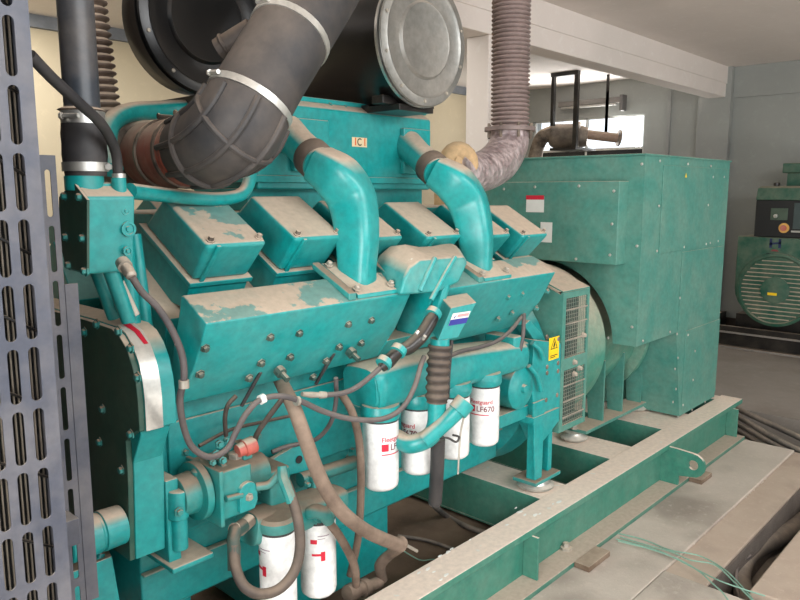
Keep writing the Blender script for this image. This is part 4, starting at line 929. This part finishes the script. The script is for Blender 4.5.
MB().tube(spline([P(436, 312, Y=1.52), P(430, 322, Y=1.52), P(421, 336, Y=1.52), P(409, 347, Y=1.53), P(398, 352, Y=1.54), P(388, 362, Y=1.56), P(381, 368, Y=1.57)], 8), [.018, .023, .024, .024, .020, .023, .016], 14).build('plug_body', BLACK, ca)
for a, b in ((434, 315), (399, 352), (385, 364)):
    q = P(a, b, Y=1.525 if a > 420 else 1.54 if a > 390 else 1.565); MB().lathe(q-V(.012, .002, -.0), (.7, .05, .5), [(0, .022), (0, .027), (.02, .027), (.02, .022)], 16).build('plug_collar', TEAL, ca)
MB().cyl(P(423, 339, Y=1.50), P(425, 336, Y=1.49), .006, seg=8).cyl(P(416, 334, Y=1.5), P(418, 331, Y=1.5), .006, seg=8).build('plug_screw', STEEL, ca)
hose('thin_cable', GREYC, [P(336, 378, Y=1.66), P(336, 400, Y=1.68), P(331, 422, Y=1.70), P(318, 438, Y=1.74), P(303, 443, Y=1.80), P(285, 447, Y=1.82), P(272, 452, Y=1.83)], .0075, 'thin grey cable curving down behind the thick tan hose', 'cable')
hose('solenoid_cable', RUB2, [P(283, 398, Y=1.70), P(270, 415, Y=1.72), P(258, 432, Y=1.75), P(254, 443, Y=1.79)], .0085, 'short brown cable running up from the red solenoid', 'cable')
hose('fuel_line', RUB2, [P(199, 446, Y=1.86), P(230, 430, Y=1.87), P(262, 422, Y=1.88), P(290, 416, Y=1.88)], .0055, 'thin horizontal steel fuel line clipped to the block', 'pipe')
hose('fuel_line', RUB2, [P(236, 396, Y=1.80), P(228, 405, Y=1.80), P(225, 418, Y=1.81), P(226, 436, Y=1.82)], .007, 'small curved line rising behind the pump to the manifold edge', 'pipe')
hose('harness_cable', GREYC, [P(449, 356, Y=1.62), P(462, 351, Y=1.64), P(480, 347, Y=1.66), P(497, 341, Y=1.68), P(510, 331, Y=1.70), P(519, 320, Y=1.72), P(524, 314, Y=1.74)], .0085, 'grey cable above the filter head climbing toward the alternator', 'cable')
hose('earth_cable', GREYC, [P(524, 315, Y=1.72), P(523, 335, Y=1.70), P(520, 350, Y=1.70), P(518, 362, Y=1.70)], .009, 'short grey cable hanging at the right end of the manifold', 'cable')
hose('drain_hose', RUB, [P(505, 366, Y=1.72), P(498, 380, Y=1.70), P(498, 400, Y=1.72)], .004, 'thin black cable looping beside the round inspection cover', 'cable')

# floor hoses inside the skid
hose('floor_cable', CABLE, [P(432, 503, Y=1.80), P(445, 515, Z=.02), P(470, 528, Z=.015), P(500, 536, Z=.015), P(530, 540, Z=.015)], .014, 'black cable on oily floor running from the breather pipe', 'cable')
hose('floor_cable', CABLE, [P(398, 536, Z=.02), P(425, 540, Z=.015), P(450, 548, Z=.015), P(480, 558, Z=.015)], .009, 'dark cable lying on oily floor beyond tan hose end', 'cable')
MB().lathe(P(566, 549, Z=.024), (0, 0, 1), [(0, .03), (.012, .03), (.014, .018), (.03, .016)], 6).build('anchor_nut', ZINC, None, tag=('dusty anchor nut on the bottom flange of near skid rail', 'nut'))
hose('floor_wire', GREENW, [P(402, 550, Z=.06), P(420, 560, Z=.02), P(437, 560, Z=.01), P(455, 572, Z=.01)], .003, 'thin green wire on the floor behind the near rail', 'wire')
vt = thing('drain_valve', 'dirty brass drain valve with round cap low behind the near rail', 'valve', P(375, 585, Y=1.80))
v0 = P(352, 592, Y=1.80); v1 = P(392, 578, Y=1.80)
MB().lathe(v0, v1-v0, [(-.03, .012), (-.025, .03), (.0, .034), (.02, .03), (.022, .026), (.05, .027), (.052, .034), (.075, .034), (.077, .022), (.13, .024), (.15, .02)], 20).build('valve_body', TAN, vt)
MB().tube(spline([P(383, 580, Y=1.8), P(380, 566, Y=1.79), P(388, 556, Y=1.76), P(400, 548, Y=1.7)], 6), [.018, .022, .02, .018], 14).build('valve_elbow', TAN, vt)
MB().cyl(P(404, 544, Y=1.66), P(417, 551, Y=1.66), .006, seg=8).build('valve_lever', ZINC, vt)

# ------------------------------------------------------------ trench pipes, cables, wires
def Q3(px, py, z): return P(px, py, Z=z)
hose('trench_pipe', CABLE, [P(755, 640, Z=-.25), P(745, 600, Z=-.18), P(741, 573, Z=-.16), P(752, 553, Z=-.16), P(775, 540, Z=-.17), P(800, 523, Z=-.18), P(840, 488, Z=-.2)], .045, 'thick dusty conduit bending in the cable trench, upper of two', 'pipe', seg=20)
hose('trench_pipe', CABLE, [P(770, 620, Z=-.28), P(757, 592, Z=-.28), P(765, 570, Z=-.28), P(790, 557, Z=-.28), P(830, 530, Z=-.28)], .04, 'thick dusty conduit in the cable trench, lower of two', 'pipe', seg=20)
hose('trench_cable', GREYC, [P(750, 620, Z=-.1), P(737, 590, Z=-.1), P(738, 566, Z=-.1), P(750, 556, Z=-.1)], .008, 'slim grey cable curling round the trench conduit', 'cable')
cbl = [(744, 412, 800, 438), (744, 420, 802, 452), (745, 428, 800, 462), (744, 434, 790, 462), (745, 440, 782, 468)]
sides = ['topmost', 'second from top', 'middle', 'second from bottom', 'bottom']
for k in range(5):
    z = .02-.035*k; a, b, c_, d = cbl[k]
    hose('power_cable', CABLE, [P(a-14, b-8, Z=z-.02), P(a, b, Z=z), P((a+c_)/2, (b+d)/2+1.5*math.sin(k*2), Z=z+.012*math.sin(k)), P(c_, d, Z=z), P(c_+50, d+26, Z=z-.05)], .020, sides[k]+' of the thick dark power cables crossing beyond skid end', 'cable', group='power cables beyond the skid')
wl = ['pale green wire crossing plinth toward trench, farthest from camera', 'pale green wire crossing plinth, second from the far side', 'pale green wire crossing plinth, second from the near side', 'pale green wire crossing plinth, nearest the camera']
wp = [[(617, 533), (645, 540), (670, 550), (700, 556), (725, 570), (745, 590), (757, 605)],
      [(620, 537), (650, 546), (672, 552), (690, 560), (715, 565), (735, 583), (752, 600)],
      [(616, 539), (640, 545), (662, 552), (690, 566), (718, 580), (740, 588), (765, 596)],
      [(618, 541), (650, 549), (680, 560), (700, 572), (712, 583), (722, 592), (728, 600)]]
for k in range(4):
    hose('loose_wire', GREENW, [P(a, b, Z=.005+.004*k+(.01 if j > 3 else 0)) for j, (a, b) in enumerate(wp[k])], .0032, wl[k], 'wire', seg=8, group='loose green wires on the plinth')
# broken plaster crumbs along the crack
cr = MB()
for k in range(46):
    x = 3.05+k*.043+random.uniform(-.01, .01); s_ = random.uniform(.003, .008)
    cr.lathe((x, 1.182+random.uniform(-.008, .008), -.012), (random.uniform(-.3, .3), random.uniform(-.3, .3), 1), [(0, s_*.9), (s_*.9, s_), (s_*1.4, s_*.5)], 5)
o = cr.build('plaster_crumbs', CONC); o['kind'] = 'stuff'; settag(o, 'rough row of broken mortar crumbs along the plinth crack', 'rubble')

# ------------------------------------------------------------ second generator set
g2 = thing('generator_set', 'dark green second generator with round louvred end and black control panel', 'generator', (8.4, 2.1, 0))
gxf = 8.05
def g2p(px, py): return P(px, py, X=gxf)
a = g2p(738, 236); zt = a.z; yl_ = a.y; c_ = g2p(776, 290); R2 = abs(g2p(776, 345).z-c_.z)*1.0
yr_ = 2*c_.y-yl_
poly = [(gxf, yl_, zt), (gxf, yl_, c_.z-.12)]
for k in range(13):
    an = PI+ (k/12)*PI; poly.append((gxf, c_.y-R2*.97*math.cos(an+0), c_.z-.06+R2*.9*math.sin(an)))
poly = [(gxf, yl_, zt), (gxf, yl_, c_.z)] + [(gxf, c_.y+(yl_-c_.y)*math.cos(PI*k/14), c_.z-(c_.z-.30)*math.sin(PI*k/14)) for k in range(1, 14)] + [(gxf, yr_, c_.z), (gxf, yr_, zt)]
gb = MB().prism(poly, (.9, 0, 0)).build('alternator_body', GEN2, g2, .008)
MB().lathe((gxf, c_.y, c_.z), (-1, 0, 0), [(0, R2*.66), (.03, R2*.66), (.04, R2*.61), (.02, R2*.59), (.02, R2*.1)], 56).build('louvre_ring', GEN2, g2)
lv = MB()
for k in range(15):
    z = c_.z-R2*.52+k*R2*1.04/14; hw = math.sqrt(max(0, (R2*.58)**2-(z-c_.z)**2)); lv.hexa([(gxf-.022, c_.y-hw, z-.004), (gxf-.036, c_.y-hw, z-.010), (gxf-.036, c_.y+hw, z-.010), (gxf-.022, c_.y+hw, z-.004), (gxf-.022, c_.y-hw, z+.004), (gxf-.036, c_.y-hw, z-.003), (gxf-.036, c_.y+hw, z-.003), (gxf-.022, c_.y+hw, z+.004)])
lv.build('louvres', paint('lighter_louvre', (58, 92, 78), film=.3), g2)
MB().lathe((gxf-.03, c_.y, c_.z), (-1, 0, 0), [(0, R2*.24), (.015, R2*.24), (.018, R2*.2)], 40).build('hub_cap', GEN2, g2)
q = P(772, 294.5, X=gxf-.05); st = MB(); quad(st, q+V(0, .045, -.01), (0, -1, 0), (0, 0, 1), .09, .028); st.build('yellow_tag', YEL, g2)
# logo: two blue strokes with bar, red line below
q = g2p(775, 248); st = MB(); x = gxf-.003
for d0 in (.03, -.055): st.add([(x, q.y+d0+.025, q.z), (x, q.y+d0, q.z), (x, q.y+d0, q.z+.095), (x, q.y+d0+.025, q.z+.095)], [(0, 1, 2, 3)])
st.add([(x, q.y+.055, q.z+.03), (x, q.y-.055, q.z+.045), (x, q.y-.055, q.z+.065), (x, q.y+.055, q.z+.05)], [(0, 1, 2, 3)])
st.build('logo', plain('navy_print', (28, 42, 84), .5), g2)
st = MB(); q2 = q-V(0, 0, .035); st.add([(x, q2.y+.04, q2.z), (x, q2.y-.04, q2.z), (x, q2.y-.02, q2.z+.02), (x, q2.y+.02, q2.z+.02)], [(0, 1, 2, 3)]); st.build('logo_mark', plain('dull_red', (130, 60, 60), .5), g2)
st = MB(); st.add([(x, q2.y+.08, q2.z-.03), (x, q2.y-.08, q2.z-.03), (x, q2.y-.08, q2.z-.02), (x, q2.y+.08, q2.z-.02)], [(0, 1, 2, 3)]); st.build('logo_text', plain('dark_lettering', (24, 50, 44), .5), g2)
# control panel
pa = g2p(757, 200); pz0 = zt+.005; pz1 = g2p(757, 200).z; pzt = g2p(760, 186).z
MB().prism([(gxf-.02, pa.y, pz0), (gxf-.02, pa.y, pz1), (gxf+.28, pa.y, pz1), (gxf+.28, pa.y, pz0)], (0, -1.05, 0)).build('control_panel', plain('black_panel', (20, 22, 24), .45), g2, .006)
MB().prism([(gxf-.025, pa.y+.006, pz1), (gxf-.01, pa.y, pzt-.02), (gxf+.05, pa.y-.02, pzt), (gxf+.3, pa.y-.02, pzt), (gxf+.3, pa.y, pz1)], (0, -1.06, 0)).build('panel_hood', GEN2, g2, .01)
q = P(774, 213, X=gxf-.022); MB().box(gxf-.028, gxf-.021, q.y-.13, q.y+.03, q.z-.07, q.z+.05).build('meter_module', plain('olive_module', (70, 88, 74), .5), g2, .003)
MB().lathe(P(776, 216, X=gxf-.03), (-1, 0, 0), [(0, .02), (.03, .018), (.031, .012)], 16).build('key_switch', STEEL, g2)
MB().lathe(P(784, 228, X=gxf-.024), (-1, 0, 0), [(0, .05), (.008, .05)], 28).build('stop_ring', plain('yellow_ring', (220, 170, 90), .5), g2)
MB().lathe(P(784, 228, X=gxf-.03), (-1, 0, 0), [(0, .02), (.02, .03), (.03, .028)], 24).build('stop_button', REDP, g2)
q = P(796, 213, X=gxf-.022); MB().box(gxf-.028, gxf-.021, q.y-.3, q.y+.02, q.z-.16, q.z+.10).build('meter_module', plain('slate_module', (60, 74, 74), .4), g2, .003)
MB().box(gxf-.032, gxf-.02, P(792, 230, X=gxf).y-.3, P(792, 230, X=gxf).y, P(792, 231, X=gxf).z-.012, P(792, 231, X=gxf).z+.006).build('panel_trim', STEEL, g2)
q = P(783, 173, X=gxf+.3); MB().box(gxf+.3, gxf+.7, q.y-.5, q.y-.04, pzt-.1, q.z).box(gxf+.27, gxf+.75, q.y-.55, q.y, q.z, q.z+.10).build('air_box', GEN2, g2, .01)
MB().lathe(V(gxf+.1, pa.y-.15, pzt), (0, 0, 1), [(0, .03), (.03, .03), (.035, .02)], 14).build('lift_knob', BLACK, g2)
# base rails
MB().box(gxf-.05, gxf+.9, 2.95, 3.0, .05, .24).build('base_rail', BLACK, g2)
MB().box(7.98, 8.04, .9, 3.1, .17, .235).box(7.98, 8.6, .9, 3.1, .0, .02).box(8.04, 8.06, .9, 3.1, 0, .2).build('base_rail', BLACK, g2, .003)
MB().box(7.975, 8.0, .9, 3.1, .16, .18).box(7.96, 8.0, .9, 3.1, .0, .02).build('rail_edge', paint('grey_rail_edge', (120, 116, 112), film=.1), g2)
MB().box(8.2, 8.9, 1.6, 2.6, .02, .35).build('mount_block', BLACK, g2)

# ------------------------------------------------------------ second exhaust silencer hung in front of the window
mf = thing('exhaust_silencer', 'rusty exhaust silencer and pipe slung in front of the bright window', 'silencer', (8.2, 4.8, 2.3))
q0_ = P(548, 136, X=8.15); q1_ = P(588, 137, X=8.35)
Ls = (q1_-q0_).length
MB().lathe(q0_, q1_-q0_, [(0, .06), (.03, .12), (.08, .15), (Ls*.72, .16), (Ls*.74, .185), (Ls*.80, .185), (Ls*.82, .14), (Ls, .11)], 36).build('silencer_body', paint('grimy_silencer_metal', (104, 98, 92), film=.2, rough=.45, metal=.5, top=.5), mf)
MB().tube([P(583, 134, X=8.3), P(617, 138, X=8.6)], [.058, .058], 20).build('tail_pipe', paint('rusty_tan_pipe', (150, 122, 104), film=.2), mf)
MB().tube(spline([P(553, 133, X=8.15), P(543, 137, X=8.1), P(538, 146, X=8.1), P(535, 158, X=8.1)], 6), [.10, .09, .085, .09], 20).build('inlet_elbow', DKST, mf)
qf = P(618, 138, X=8.6); MB().lathe(qf, P(617, 138, X=8.6)-P(583, 134, X=8.3), [(0, .10), (.02, .10)], 24).build('pipe_flange', DKST, mf)
hgf = thing('pipe_hanger', 'black steel drop frame hanging from ceiling around the silencer', 'hanger', (8.2, 4.8, 2.2))
FX = 7.96
f0 = P(554, 78, X=FX); f1 = P(577, 75, X=FX); fb = P(576, 147, X=FX)
MB().box(FX-.03, FX+.03, f1.y-.03, f0.y+.03, 3.045, ZC).build('top_bar', BLACK, hgf)
MB().box(FX-.025, FX+.025, f0.y-.02, f0.y+.02, P(554, 126, X=FX).z, 3.045).build('drop_bar', BLACK, hgf)
MB().box(FX-.025, FX+.025, f1.y-.03, f1.y+.02, fb.z, 3.045).build('drop_bar', BLACK, hgf)
MB().box(FX-.02, 8.45, f1.y-.02, f0.y+.02, fb.z-.03, fb.z).build('cradle_plate', BLACK, hgf)
q0 = P(607, 106, X=8.5); q1 = P(607, 133, X=8.5)
o = MB().box(8.49, 8.51, q0.y-.016, q0.y+.016, q1.z, ZC-.2).box(8.49, 8.51, q0.y-.016, q0.y+.016, q1.z, ZC).build('pipe_hanger', BLACK, tag=('thin black rod holding the tail pipe before the window', 'hanger'))
# tube lamp on the end wall (unlit)
tl = thing('tube_lamp', 'unlit tube lamp fitting on grey wall above the window', 'lamp', (8.95, 4.9, 2.7))
l0 = P(560, 107, X=8.95); l1 = P(622, 100, X=8.95)
MB().box(8.90, 9.0, l1.y, l0.y, l0.z-.01, l0.z+.06).build('lamp_housing', plain('grey_fitting', (112, 108, 104), .6), tl, .005)
MB().cyl(V(8.9, l0.y-.05, l0.z-.03), V(8.9, l1.y+.05, l0.z-.03), .016, seg=12).build('lamp_tube', plain('unlit_tube', (150, 148, 142), .4), tl)
MB().box(8.88, 9.0, l1.y-.04, l1.y, l0.z-.12, l0.z+.08).build('lamp_bracket', plain('grey_bracket', (100, 98, 96), .6), tl)
